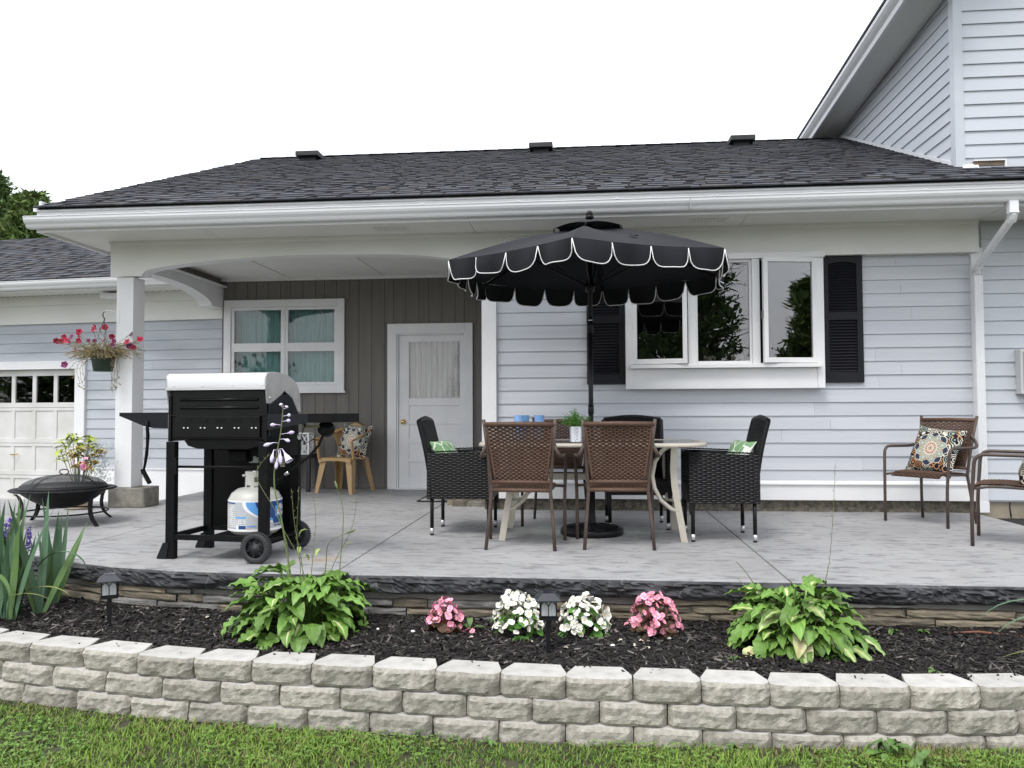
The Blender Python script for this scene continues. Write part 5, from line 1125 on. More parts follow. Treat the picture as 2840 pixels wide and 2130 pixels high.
def wrap_text(txt, ph0, z, size, mat, parent, shear=.0):
    cu = bpy.data.curves.new('txt', 'FONT'); cu.body = txt; cu.size = size; cu.resolution_u = 3; cu.offset = .0008; cu.shear = shear; tmp = bpy.data.objects.new('txt', cu); COL.objects.link(tmp)
    me = bpy.data.meshes.new_from_object(tmp.evaluated_get(bpy.context.evaluated_depsgraph_get())); bpy.data.objects.remove(tmp); bpy.data.curves.remove(cu)
    for v in me.vertices:
        ph = view+R_(ph0)+v.co.x/TR; r = TR+.0022; zz = v.co.y; v.co = Vector((r*math.cos(ph), r*math.sin(ph), z+zz))
    me.materials.clear(); me.materials.append(mat); return link('lettering', me, parent)
wrap_text('Blue', 57, .178, .052, LWH, lab, .15); wrap_text('Rhino', 51, .138, .052, LWH, lab, .15); wrap_text('NET WEIGHT', 42, .074, .014, LDB, lab); wrap_text('CHECK US', -17, .078, .012, LBL, lab); wrap_text('5 . 0', -17, .064, .012, ORNG, lab)
# ---- brush hanging from the shelf
bp_ = [(-.178, .012, .90), (-.176, .010, .86), (-.170, .008, .80), (-.171, .006, .74), (-.176, .006, .68), (-.186, .006, .62), (-.196, .006, .575)]
bt = thing('grill_brush', 'black plastic grill cleaning brush hanging from the left grill shelf', 'brush', GM @ Vector((-.19, .006, .5)), GA)
off_ = Vector((-.19, .006, .5)); q = MB(); q.tube([Vector(p)-off_ for p in bp_], [.011, .013, .0145, .012, .0135, .011, .009], 10, flat=.7); q.build('handle', GMT, bt, True)
q = MB(); q.obox(Vector((-.178, .006, .535))-off_, (.022, .022, .11), (0, R_(-32), 0)); q.build('head', GMT, bt, bevel=.003)
q = MB()
for k in range(60): u, v = random.random(), random.random(); c = Vector((-.20+.05*u, .0+.012*v, .568-.075*u))-off_; q.tube([c, c+Vector((-.016, 0, -.010))], .0009, 3)
tag(q.build('bristles', GMT, bt), kind='stuff')
# ================================================================ fire pit
FPB = M('fire_pit_black_steel', (.008, .008, .009), (.016, .016, .016), rough=.5, vs=10, spec=.2)
fp = thing('fire_pit', 'round black steel fire pit bowl with domed mesh lid on four curved legs', 'fire pit', (-4.53, 6.52, 0))
q = MB(); q.lathe([(.001, .135), (.08, .14), (.18, .165), (.28, .215), (.36, .27), (.385, .292), (.46, .300), (.475, .310), (.46, .318), (.40, .312), (.37, .29), (.27, .235), (.17, .185), (.001, .155)], 56); q.build('bowl', FPB, fp, True)
def meshmat():
    m = bpy.data.materials.new('spark_mesh'); m.use_nodes = True; n = m.node_tree.nodes; l = m.node_tree.links; b = n['Principled BSDF']; b.inputs['Base Color'].default_value = (.03, .03, .03, 1); b.inputs['Roughness'].default_value = .5
    x = n.new('ShaderNodeMixShader'); x.inputs[0].default_value = .42; t = n.new('ShaderNodeBsdfTransparent'); o = n['Material Output']; l.new(b.outputs[0], x.inputs[1]); l.new(t.outputs[0], x.inputs[2]); l.new(x.outputs[0], o.inputs[0]); return m
dome = [(.385*math.cos(t), .318+.118*math.sin(t)) for t in [k*PI/2/10 for k in range(11)]]
q = MB(); q.lathe(dome, 48); dm = q.build('mesh_lid', meshmat(), fp, True)
q = MB(); q.lathe([(.39, .312), (.392, .326), (.378, .345), (.376, .338), (.382, .32)], 48); q.build('lid_rim', FPB, dm, True)
for k in range(4):
    a = R_(-97)+k*PI/2; q = MB()
    for (r0, z0), (r1, z1) in zip(dome, dome[1:]):
        t = Vector((-math.sin(a), math.cos(a), 0))*.013; A_ = Vector((math.cos(a)*(r0+.002), math.sin(a)*(r0+.002), z0+.002)); B2 = Vector((math.cos(a)*(r1+.002), math.sin(a)*(r1+.002), z1+.002)); q.add([A_-t, A_+t, B2+t, B2-t], [(0, 1, 2, 3)])
    q.build('lid_strap', FPB, dm)
MB().tube(bend([(-.012, 0, .437), (-.045, 0, .445), (-.05, 0, .47), (0, 0, .485), (.05, 0, .47), (.045, 0, .445), (.012, 0, .437)], .025), .005, 8).build('lid_handle', FPB, dm, True)
for k in range(4):
    a = R_(-22)+k*PI/2; d = Vector((math.cos(a), math.sin(a), 0)); t = Vector((-math.sin(a), math.cos(a), 0)); q = MB()
    P = [(.475, .298), (.44, .27), (.415, .22), (.405, .16), (.415, .10), (.45, .05), (.515, 0)]
    for (r0, z0), (r1, z1) in zip(P, P[1:]):
        A_, B2 = d*r0+Vector((0, 0, z0)), d*r1+Vector((0, 0, z1)); w1, h1 = t*.021, d*.006
        q.add([A_-w1-h1, A_+w1-h1, A_+w1+h1, A_-w1+h1, B2-w1-h1, B2+w1-h1, B2+w1+h1, B2-w1+h1], [(4, 5, 1, 0), (5, 6, 2, 1), (6, 7, 3, 2), (7, 4, 0, 3), (0, 1, 2, 3), (7, 6, 5, 4)])
    q.build('leg', FPB, fp)
MB().tube([(.395*math.cos(2*PI*k/40), .395*math.sin(2*PI*k/40), .105) for k in range(40)], .0075, 6, closed=True).build('leg_ring', FPB, fp, True)
fp.scale = (.88, .88, .97)
# ================================================================ tan plastic chair
TAN = M('tan_resin', (.46, .30, .135), (.42, .27, .12), rough=.4, vs=4)
pc = thing('plastic_chair', 'tan moulded plastic armchair on the porch beside the white door', 'chair', (-2.9, 9.31, 0), math.atan2(-.965, -.26)+PI/2)   # local front is -y
q = MB(); q.prism(rrect(.225, .215, .07), .395, .415, 'xy'); q.prism([(-.225, .40), (.225, .40), (.215, .345), (.17, .365), (.09, .378), (-.09, .378), (-.17, .365), (-.215, .345)], -.226, -.212, 'xz')
q.build('seat', TAN, pc, bevel=.006)
for sx, sy in ((-1, -1), (1, -1), (-1, 1), (1, 1)):
    q = MB(); top, bot = Vector((sx*.215, sy*.19, .40)), Vector((sx*.262, sy*.245 if sy < 0 else .275, 0))
    w0, w1 = .055, .032
    for sgn, ax in ((1, Vector((1, 0, 0))), (1, Vector((0, 1, 0)))):
        n2 = Vector((0, 1, 0)) if ax.x else Vector((1, 0, 0)); inn = -Vector((sx if ax.x else 0, 0 if ax.x else sy, 0)); th = n2*.008*(-sy if ax.x else -sx)
        q.add([top, top+inn*w0*1.6, bot+inn*w1*1.6, bot, top+th, top+inn*w0*1.6+th, bot+inn*w1*1.6+th, bot+th], [(0, 1, 2, 3), (7, 6, 5, 4), (0, 4, 5, 1), (1, 5, 6, 2), (2, 6, 7, 3), (3, 7, 4, 0)])
    q.build('leg', TAN, pc)
    if sy < 0: MB().prism([(sx*.245, 0), (sx*.245+.0, .001), (sx*.262, .40)][:0] or [(-.20, .40), (-.245, .615), (-.205, .615), (-.165, .40)], sx*.235-.010, sx*.235+.010, 'yz').build('arm_post', TAN, pc, bevel=.003)
ringp = []
for k in range(25):
    t = -1+2*k/24; a = t*PI*.5; zz = .625+.185*(1-abs(t)**1.0)**.8 if abs(t) < 1 else .625
    ringp.append((math.sin(a)*.265, -.22+.46*math.cos(a)**.75 if abs(t) < .999 else -.235, zz))
q = MB(); n_ = len(ringp)
for i in range(n_):
    p = Vector(ringp[i]); d = (Vector(ringp[min(i+1, n_-1)])-Vector(ringp[max(i-1, 0)])).normalized(); o_ = Vector((p.x, p.y+.05, 0)).normalized(); k_ = 1-abs(-1+2*i/24)
    ou = (o_*(1-.55*k_)+Vector((0, 0, 1))*(.55*k_)).normalized(); nn_ = d.cross(ou).normalized()
    q.v += [tuple(p+ou*.042), tuple(p+nn_*.012), tuple(p-ou*.042), tuple(p-nn_*.012)]
for i in range(n_-1):
    for k in range(4): q.f.append((4*i+k, 4*i+(k+1) % 4, 4*i+4+(k+1) % 4, 4*i+4+k)); q.m.append(0)
q.build('arm_and_top_rail', TAN, pc, True)
def backp(u, v):
    t = -.62+1.24*u; a = t*PI*.5; k = (t+1)/2*24; i = min(23, int(k)); f = k-i; tp = Vector(ringp[i]).lerp(Vector(ringp[i+1]), f); lo = Vector((math.sin(a)*.215, .205*math.cos(a)**.3 if math.cos(a) > 0 else 0, .405)); return tuple(lo.lerp(tp, v)+Vector((0, .02*math.sin(v*PI), 0)))
q = MB(); q.grid(backp, 20, 8); o = q.build('back_panel', TAN, pc, True); o.modifiers.new('s', 'SOLIDIFY').thickness = .006
# ---- side table and lantern
ST = M('black_side_table', (.02, .02, .024), rough=.5)
st = thing('side_table', 'small black square side table on the porch left of the tan chair', 'table', (-3.53, 9.42, 0))
MB().box(-.22, .22, -.17, .19, .40, .445).build('top', ST, st, bevel=.004)
for a in (-1, 1):
    for b_ in (-1, 1): MB().box(a*.195-.022, a*.195+.022, .01+b_*.155-.022, .01+b_*.155+.022, 0, .40).build('leg', ST, st)
lt = thing('lantern', 'white lattice-sided candle lantern on the black side table', 'lantern', (-3.44, 9.42, .445))
q = MB(); 
for a in (-1, 1):
    for b_ in (-1, 1): q.box(a*.08-.01, a*.08+.01, b_*.08-.01, b_*.08+.01, .015, .245)
q.box(-.092, .092, -.092, .092, 0, .015).box(-.092, .092, -.092, .092, .245, .26); q.build('frame', WHITE, lt)
for f in range(4):
    q = MB(); mt = Matrix.Rotation(f*PI/2, 4, 'Z')
    for a, b_ in (((-.07, .02), (.07, .24)), ((.07, .02), (-.07, .24)), ((0, .02), (.07, .13)), ((.07, .13), (0, .24)), ((0, .24), (-.07, .13)), ((-.07, .13), (0, .02))):
        q.tube([mt @ Vector((a[0], -.084, a[1])), mt @ Vector((b_[0], -.084, b_[1]))], .0055, 4)
    q.build('lattice_panel', WHITE, lt)
q = MB(); q.lathe([(.001, .015), (.035, .015), (.035, .11), (.001, .11)], 16); q.build('candle', M('candle_wax', (.75, .72, .65)), lt, True)
# ---- door mat, broken step
MATM = M('door_mat_print', (.42, .40, .36), (.10, .10, .10), rough=.95, vs=14, lo=.48, hi=.54)
mt_ = thing('door_mat', 'grey patterned door mat with black border in front of the porch door', 'door mat', (-1.5, 8.6, 0))
MB().box(-.30, .30, -.32, .32, .004, .014).build('border', M('mat_rubber', (.015, .015, .015), rough=.8), mt_); MB().box(-.27, .27, -.29, .29, .014, .018).build('carpet', MATM, mt_)
bs_ = thing('broken_step', 'crumbling low concrete and stone step at the house corner', 'step', (-1.2, 8.1, 0))
for i, (x, y, sx, sy, h) in enumerate([(0, .05, .20, .18, .06), (-.17, -.05, .06, .05, .085), (-.08, -.14, .08, .05, .075), (.08, -.16, .10, .04, .05), (.0, 0, .17, .12, .10), (.14, -.08, .07, .06, .09)]):
    q = MB(); q.lathe([(.001, 1), (.7, .98), (.95, .8), (1, .4), (1.02, 0)], 12)
    q.v = [(x+a*sx*(1+.25*nz(a*3, b*3, i)), y+b*sy*(1+.25*nz(a*3, b*3, i+9)), c*h*(1+.2*nz(a*4, b*4, i+5))) for a, b, c in q.v]; q.build('stone', (PB, STONE[2], STONE[0])[i % 3], bs_)
# ---- jars in the bay window
for x, lab in ((1.20, 'glass bowl of pebbles on the window sill, nearer the umbrella'), (1.47, 'glass bowl of pebbles on the window sill, nearer the right casement')):
    jt = thing('pebble_bowl', lab, 'bowl', (x, 7.93, 1.401), 0, 'pebble bowls on the window sill')
    q = MB(); q.lathe([(.001, 0), (.03, .002), (.05, .02), (.058, .05), (.052, .08), (.04, .095), (.042, .10)], 20); q.build('glass', Mglass('bowl_glass', 1.35) if 'bowl_glass' not in bpy.data.materials else bpy.data.materials['bowl_glass'], jt, True)
    q = MB()
    for k in range(170):
        z = random.uniform(.008, .082); rr_ = (.026+.028*math.sin(min(1, z/.08)*PI*.6)); a = random.uniform(0, 6.28); c = Vector((rr_*math.cos(a), rr_*math.sin(a), z)); q.obox(c, (.011, .011, .009), (random.random()*3, random.random()*3, 0), random.randint(0, 2))
    tag(q.build('pebbles', [M('pb1', (.55, .5, .4)), M('pb2', (.35, .3, .22)), M('pb3', (.7, .68, .62))] if 'pb1' not in bpy.data.materials else [bpy.data.materials[k] for k in ('pb1', 'pb2', 'pb3')], jt), kind='stuff')
# ================================================================ solar lamps
LMP = M('solar_lamp_black', (.008, .009, .011), rough=.45, spec=.25); LRF = M('solar_lamp_roof', (.03, .033, .04), rough=.4, spec=.5); SOL = M('solar_cell', (.02, .02, .035), rough=.15); LGL = M('ribbed_lamp_glass', (.30, .31, .32), (.42, .43, .44), rough=.25, vs=60, stretch=(1, 1, .1))
def lamp(label, loc, rz):
    t = thing('solar_lamp', label, 'garden lamp', loc, rz, 'solar stake lamps in the bed')
    MB().box(-.011, .011, -.011, .011, -.03, .175).build('stake', LMP, t)
    MB().box(-.046, .046, -.046, .046, .175, .186).box(-.04, .04, -.04, .04, .186, .19).build('tray', LMP, t)
    q = MB().box(-.037, .037, -.037, .037, .191, .268); q.f = [f for i, f in enumerate(q.f) if i > 1]; q.m = q.m[:len(q.f)]; q.build('glass', LGL, t)
    for f in range(4):
        mt = Matrix.Rotation(f*PI/2, 4, 'Z'); q = MB(); Q = lambda x, z: mt @ Vector((x, -.0395, z))
        q.tube([Q(-.0385, .19), Q(-.0385, .270)], .0032, 5); q.tube([Q(0, .19), Q(0, .25)], .002, 5)
        for s in (-1, 1): q.tube([Q(s*.0385, .243), Q(s*.034, .255), Q(s*.02, .268), Q(s*.006, .255), Q(0, .243)], .0022, 5)
        q.tube([Q(-.0385, .193), Q(.0385, .193)], .003, 5); q.build('arched_frame', LMP, t)
    MB().tube([(0, 0, .19), (0, 0, .205)], .012, 10).build('bulb', M('bulb_white', (.8, .8, .78)) if 'bulb_white' not in bpy.data.materials else bpy.data.materials['bulb_white'], t)
    q = MB().add([(-.064, -.064, .270), (.064, -.064, .270), (.064, .064, .270), (-.064, .064, .270), (-.03, -.03, .306), (.03, -.03, .306), (.03, .03, .306), (-.03, .03, .306), (-.064, -.064, .276), (.064, -.064, .276), (.064, .064, .276), (-.064, .064, .276)], [(0, 3, 2, 1), (4, 5, 6, 7), (8, 9, 5, 4), (9, 10, 6, 5), (10, 11, 7, 6), (11, 8, 4, 7), (0, 1, 9, 8), (1, 2, 10, 9), (2, 3, 11, 10), (3, 0, 8, 11)])
    rf = q.build('roof', LRF, t); MB().box(-.024, -.001, -.024, .024, .3062, .3085).box(.001, .024, -.024, .024, .3062, .3085).build('solar_panel', SOL, rf); return t
lamp('black solar stake lamp at the left, between the iris and the hosta', (-2.69, 4.28, -.262), R_(28))
lamp('black solar stake lamp standing between the two white begonias', (-.205, 4.06, -.272), R_(6))
# ================================================================ hostas
HG = M('hosta_green', (.095, .20, .032), (.16, .29, .055), rough=.45, vs=10, rnd=.3, spec=.35, stretch=(9, 1.2, 1.2), bump=.5, bs=14, bdist=.006)
HP = M('hosta_pale_centre', (.34, .40, .13), (.55, .55, .30), rough=.45, vs=12, rnd=.15)
HB = M('hosta_brown_patch', (.32, .22, .09), (.5, .42, .24), rough=.6, vs=25, rnd=.2)
STEM = M('flower_stalk', (.13, .19, .06), (.16, .16, .07), rough=.5, vs=20)
HL = M('hosta_light_green', (.15, .28, .06), (.2, .34, .09), rough=.42, vs=8, rnd=.2)
def hosta_leaf(e, seed, mats, strip0=.45):
    r = random.Random(seed); e = R_(e+r.uniform(-7, 7)); R0 = .25*math.cos(e)*r.uniform(.85, 1.1); H0 = .045+.25*math.sin(e)*r.uniform(.85, 1.12)
    path, wid = [], []; bl = r.uniform(.125, .18); wm = r.uniform(.034, .047); np_, nb_ = 6, 12
    for i in range(np_): t = i/np_; path.append((R0*t**1.2, H0*t**.8)); wid.append(.0032)
    a = e*.5-.25+r.uniform(-.25, .3); cur = r.uniform(.7, 1.5); p = [R0, H0]
    for i in range(nb_+1):
        s = i/nb_; path.append(tuple(p)); wid.append(max(.0008, wm*min(1, s/.17+.05)**.65*(1-max(0, (s-.2)/.8)**1.8))); p = [p[0]+bl/nb_*math.cos(a), p[1]+bl/nb_*math.sin(a)]; a -= cur/nb_
    for i, (x_, z_) in enumerate(path): path[i] = (x_, max(z_, .012))
    return blade(path, wid, r.uniform(.06, .26), .22, 1, seed, 5, strip0).mesh('leaf', mats, True)
ELS = (4, 20, 38, 56, 72, 86)
hl = {t: [hosta_leaf(t, 10*t+k, [HG, (HL, HG, HL, HP, HG, HG)[k % 6]], (.3, .4, .5, .16, .4, .4)[k % 6]) for k in range(6)] for t in ELS}
hl2 = {t: [hosta_leaf(t, 500+10*t+k, [HG, (HP, HG, HL, HG)[k % 4]], (.26, .4, .3, .4)[k % 4]) for k in range(8)]+[hosta_leaf(t, 800+t, [HL, HP], .35)]+([hosta_leaf(t, 820+t, [HP, HB], .3)] if t < 30 else []) for t in ELS}
def hosta(label, loc, sc, lib, n, seed):
    t = thing('hosta_plant', label, 'hosta', loc, 0, 'hostas in the flower bed'); r = random.Random(seed)
    for tier, m in zip(ELS, n):
        for k in range(m):
            az = 2*PI*(k+r.uniform(-.45, .45))/m+tier; b_ = Vector((r.gauss(0, .035), r.gauss(0, .03), 0)); s_ = sc*r.uniform(.8, 1.15)
            link('leaf', r.choice(lib[tier]), t, b_, (r.uniform(-.12, .12), r.uniform(-.3, .3), az), (s_*1.0, s_*1.0, s_*r.uniform(.85, 1.1)))
    t.scale = (1.08, .95, 1); return t
h1 = hosta('large green hosta with tall flower stalks in front of the grill', (-1.585, 4.30, -.265), .98, hl, (44, 46, 42, 34, 22, 10), 1)
h2 = hosta('cream-variegated hosta with scorched leaves, right of the pink begonia', (1.06, 4.27, -.27), .90, hl2, (46, 48, 44, 34, 22, 10), 2)
LAV = M('lavender_petal', (.62, .52, .78), (.75, .68, .86), rough=.5, vs=20)
def stalk(parent, pts, r, buds=0, name='flower_stalk', seed=1):
    loc = parent.location; P = [(lambda v: Vector((v.x/parent.scale.x, v.y/parent.scale.y, v.z)))(Vector(p)-loc) for p in pts]; C_ = []
    for i in range(len(P)-1):
        p0, p1, p2, p3 = P[max(0, i-1)], P[i], P[i+1], P[min(len(P)-1, i+2)]
        for k in range(6):
            t = k/6; C_.append(.5*((2*p1)+(p2-p0)*t+(2*p0-5*p1+4*p2-p3)*t*t+(3*p1-p0-3*p2+p3)*t**3))
    C_.append(P[-1]); n = len(C_); o = MB().tube(C_, [r*(1-.6*i/n) for i in range(n)], 6).build(name, STEM, parent, True); rr_ = random.Random(seed)
    if buds:
        q = MB()
        for k in range(buds):
            p = C_[int(n*(.35+.64*k/buds))]; a = rr_.uniform(0, 6.28); q.tube([p, p+Vector((math.cos(a)*.007, math.sin(a)*.007, .006)), p+Vector((math.cos(a)*.009, math.sin(a)*.009, .012))], [.0008, .0014, .0004], 4)
        q.build('seed_bud', STEM, o)
    return o, C_
s1, C1 = stalk(h1, [(-1.62, 4.30, -.1), (-1.653, 4.3, .091), (-1.697, 4.3, .343), (-1.74, 4.3, .531), (-1.736, 4.3, .68), (-1.708, 4.3, .83), (-1.692, 4.3, .995)], .0055)
fl_ = []
for k, (dx, z, ang, L, open_) in enumerate([(-.03, .78, 200, .055, 0), (.045, .83, 10, .05, 0), (.03, .80, -20, .04, 0), (-.02, .74, 265, .075, 1), (.0, .735, 275, .08, 1), (.02, .735, 280, .08, 1), (.035, .745, 305, .085, 2), (.012, .69, 270, .06, 1), (-.035, .88, 185, .035, 0), (.03, .90, 5, .03, 0), (.03, .93, 10, .022, 0), (-.015, .98, 100, .02, 0), (.02, .97, 60, .018, 0)]):
    x0 = np.interp(z, [.531, .68, .83, .995], [-1.74, -1.736, -1.708, -1.692]); b0 = Vector(((x0-h1.location.x)/h1.scale.x, 0, z-h1.location.z)); d = Vector((math.cos(R_(ang)), random.uniform(-.4, .1), math.sin(R_(ang)))).normalized(); e_ = b0+Vector((dx*.7, random.uniform(-.02, .02), .004))
    q = MB(); q.tube([b0, e_], .0015, 5); rad = [.002, .003, .0045, .009, .0105, .008, .003] if open_ < 2 else [.002, .003, .0045, .009, .014, .017, .022]
    q.tube([e_+d*L*i/6 for i in range(7)], rad, 8, cap=open_ < 2); q.build('blossom', LAV, s1, True)
for i, pts in enumerate([[(-1.66, 4.3, .2), (-1.721, 4.3, .379), (-1.834, 4.29, .574), (-1.822, 4.29, .657), (-1.76, 4.29, .721)], [(-1.57, 4.3, -.1), (-1.586, 4.32, .095), (-1.634, 4.33, .318), (-1.658, 4.34, .521)], [(-1.59, 4.3, -.1), (-1.594, 4.31, .11), (-1.61, 4.3, .274), (-1.592, 4.28, .54)], [(-1.54, 4.3, -.1), (-1.532, 4.33, .11), (-1.518, 4.34, .342), (-1.538, 4.36, .484)], [(-1.38, 4.3, -.1), (-1.371, 4.32, .09), (-1.356, 4.33, .38), (-1.395, 4.34, .529)], [(-1.46, 4.3, -.1), (-1.447, 4.31, .112), (-1.425, 4.3, .231), (-1.31, 4.28, .291)], [(-1.45, 4.3, -.1), (-1.417, 4.33, .09), (-1.31, 4.34, .306), (-1.284, 4.35, .485)], [(-1.54, 4.3, -.1), (-1.586, 4.29, .125), (-1.704, 4.28, .348), (-1.72, 4.28, .42)]]):
    o, Cc = stalk(h1, pts, .0035 if i in (4, 5) else .0022, 0 if i in (4, 5, 7) else 14, seed=i)
    if i in (4, 5):
        q = MB(); p = Cc[-1]; d = (Cc[-1]-Cc[-3]).normalized(); q.tube([p-d*.01, p+d*.012, p+d*.03, p+d*.042], [.003, .007, .005, .001], 6); q.build('flower_bud', STEM, o, True)
bract = blade([(0, 0), (.012, .012), (.03, .022), (.05, .02), (.065, .008)], [.002, .008, .012, .009, .001], .3, 0, 0).mesh('bract', M('young_leaf', (.30, .40, .09), (.38, .44, .14)), True)
for x, z, az, s in ((-1.60, .16, .3, .9), (-1.55, .13, 2.8, .8), (-1.51, .15, -.4, .9), (-1.60, .26, -1.2, .9), (-1.35, .20, -1.3, .7)): link('bract', bract, h1, Vector((x, 4.31, z))-h1.location, (.5, 0, az), s)
for i, pts in enumerate([[(.93, 4.28, -.1), (.87, 4.3, .03), (.822, 4.3, .104), (.772, 4.29, .159)], [(.85, 4.28, -.2), (.824, 4.28, -.072), (.811, 4.27, .019), (.776, 4.26, .079)], [(1.18, 4.28, -.1), (1.224, 4.3, .047), (1.252, 4.3, .177), (1.275, 4.3, .434), (1.289, 4.3, .675)]]): stalk(h2, pts, .0032 if i == 0 else .002, 16 if i == 2 else 0, seed=30+i)
# ================================================================ irises
IR = [M('iris_leaf_%d' % k, a, b, rough=.45, vs=3, stretch=(12, 1, 1), rnd=.22) for k, (a, b) in enumerate((((.07, .14, .075), (.10, .18, .10)), ((.09, .165, .05), (.12, .20, .07)), ((.30, .30, .10), (.16, .22, .06))))]
def iris_leaf(L, lean, curl, wd, seed, mat):
    n = 12; path = [(0, 0)]; a = lean
    for i in range(1, n): a += curl/n*(1+i/n); path.append((path[-1][0]+L/n*math.sin(a), path[-1][1]+L/n*math.cos(a)))
    w_ = [wd*(.75+.5*min(1, i/4))*(1-max(0, (i/(n-1)-.35)/.65)**1.5)+.0008 for i in range(n)]
    return blade(path, w_, .12, 0, 0, seed, 3).mesh('leaf', mat, True)
ri = random.Random(12)
iv = [iris_leaf(ri.uniform(.6, .98), ri.uniform(.02, .14), ri.uniform(-.05, .28), ri.uniform(.013, .021), k, IR[0 if k % 3 else 1]) for k in range(12)]
ir = thing('iris_clump', 'tall clump of sword-shaped blue-green iris leaves at the left edge', 'iris', (-3.45, 4.46, -.25))
for fan in range(11):
    c = Vector(((fan % 6-2.5)*.062+ri.uniform(-.03, .03), (fan//5-.5)*.14+ri.uniform(-.04, .04), 0)); fa = ri.uniform(-.5, .5)
    for k in range(7):
        t = k/6-.5; link('leaf', ri.choice(iv), ir, c+Vector((t*.05, 0, 0)), (ri.uniform(-.08, .10), t*.5+ri.uniform(-.06, .06)+c.x*.3, fa+ri.uniform(-.9, .9)+(0 if ri.random() < .5 else PI)), ri.uniform(.72, 1.05))
bent = [iris_leaf(.42, .5, 1.7, .014, 31, IR[0]), iris_leaf(.40, .9, .9, .012, 32, IR[2]), iris_leaf(.5, .3, 2.2, .016, 33, IR[1]), iris_leaf(.36, 1.0, .7, .010, 34, IR[2])]
for me, x, y, z, az in ((bent[1], .10, -.05, .12, -1.6), (bent[0], .16, .05, .28, -1.5), (bent[2], -.15, -.05, .15, -1.9), (bent[3], .02, -.12, .1, -1.5), (bent[2], -.2, -.1, .1, 1.4)): link('leaf', me, ir, (x, y, z), (0, 0, az))
ir2 = thing('iris_clump', 'iris clump mostly outside the right edge, its arching leaves reaching over the mulch', 'iris', (2.52, 4.2, -.26))
for k in range(14): link('leaf', ri.choice(iv), ir2, (ri.uniform(-.1, .12), ri.uniform(-.1, .1), 0), (ri.uniform(-.1, .1), .12+ri.uniform(-.1, .35), ri.uniform(-.6, .6)), ri.uniform(.7, 1.0))
for me, x, y, z, az, s in ((iris_leaf(.62, .55, 1.25, .013, 41, IR[0]), .0, 0, .02, 1.65, 1.05), (iris_leaf(.66, .5, 1.35, .012, 42, IR[0]), .02, .05, .05, 1.5, 1.1), (iris_leaf(.55, .8, 1.3, .011, 43, IR[1]), .0, -.06, .02, 1.7, 1.0), (iris_leaf(.60, 1.2, .5, .008, 44, IR[2]), -.0, -.1, .0, 1.62, 1.0)): link('leaf', me, ir2, (x, y, z), (0, 0, az), s)
# blue salvia at the far left
SAL = M('violet_floret', (.10, .06, .36), (.16, .09, .45), rough=.6, vs=30)
sv = thing('blue_salvia', 'violet-blue salvia flower spikes at the left edge behind the iris', 'salvia', (-3.62, 4.62, -.2))
for k in range(7):
    x, y = ri.uniform(-.18, .10), ri.uniform(-.08, .1); h = ri.uniform(.36, .58); p1 = Vector((x*1.3, y*1.2, h)); o = MB().tube([(x*.6, y*.6, 0), (x, y, h*.5), p1], .002, 5).build('stem', STEM, sv, True); q = MB()
    for j in range(70):
        t = ri.random(); c = p1+Vector((0, 0, -.02-.15*(1-t))); a = ri.uniform(0, 6.28); r_ = .016*(1-.6*t); c2_ = c+Vector((math.cos(a)*r_, math.sin(a)*r_, 0)); q.obox(c2_, (.008, .006, .010), (ri.random(), ri.random(), a))
    tag(q.build('floret_spike', SAL, o), kind='stuff')
for k in range(16): link('leaf', ri.choice(wd_mesh), sv, (ri.uniform(-.1, .1), ri.uniform(-.1, .1), ri.uniform(.0, .25)), (ri.uniform(-.2, .4), 0, ri.uniform(0, 6.28)), ri.uniform(.9, 1.4))
# ================================================================ begonias
def flower_mesh(c1, c2, name, big=1.0):
    q = MB(); pm = M(name, c1, c2, rough=.5, vs=60, rnd=.22)
    for k, (s, L) in enumerate(((.0165, .0195), (.0085, .0165), (.0165, .0195), (.0085, .0165))):
        a = k*PI/2; d = Vector((math.cos(a), math.sin(a), 0)); p = Vector((-math.sin(a), math.cos(a), 0)); L *= big; s *= big; zc = .003+.001*k
        rim = [d*(L*.55+L*.5*math.cos(t))+p*s*math.sin(t)+Vector((0, 0, zc+.003*math.cos(t)+.002*abs(math.sin(t)))) for t in [2*PI*i/9 for i in range(9)]]
        q.add([d*L*.5+Vector((0, 0, zc-.001))]+rim, [(0, 1+i, 1+(i+1) % 9) for i in range(9)])
    q.lathe([(.0005, .0085), (.002, .008), (.003, .006), (.0025, .003)], 7, mi=1); return q.mesh('flower', [pm, M(name+'_stamen', (.80, .55, .08), rough=.6)], True)
def round_leaf(col, col2, name):
    q = MB(); R = .024
    q.v.append((0, .006, -.003))
    for i in range(14): t = 2*PI*i/14-PI/2; rr_ = R*(1-.28*(i == 0)); q.v.append((rr_*math.cos(t), .018+rr_*math.sin(t), .003+.003*math.sin(2*t)))
    q.f = [(0, 1+i, 1+(i+1) % 14) for i in range(14)]; q.m = [0]*14; return q.mesh('leaf', M(name, col, col2, rough=.5, vs=40, rnd=.25, spec=.25), True)
PINK = flower_mesh((.80, .22, .36), (.90, .45, .56), 'pink_petal'); WHT_F = flower_mesh((.86, .85, .76), (.92, .91, .86), 'white_petal')
GL = round_leaf((.05, .15, .02), (.09, .21, .035), 'begonia_green_leaf'); BL = round_leaf((.05, .03, .018), (.09, .055, .025), 'begonia_bronze_leaf')  # dark bronze
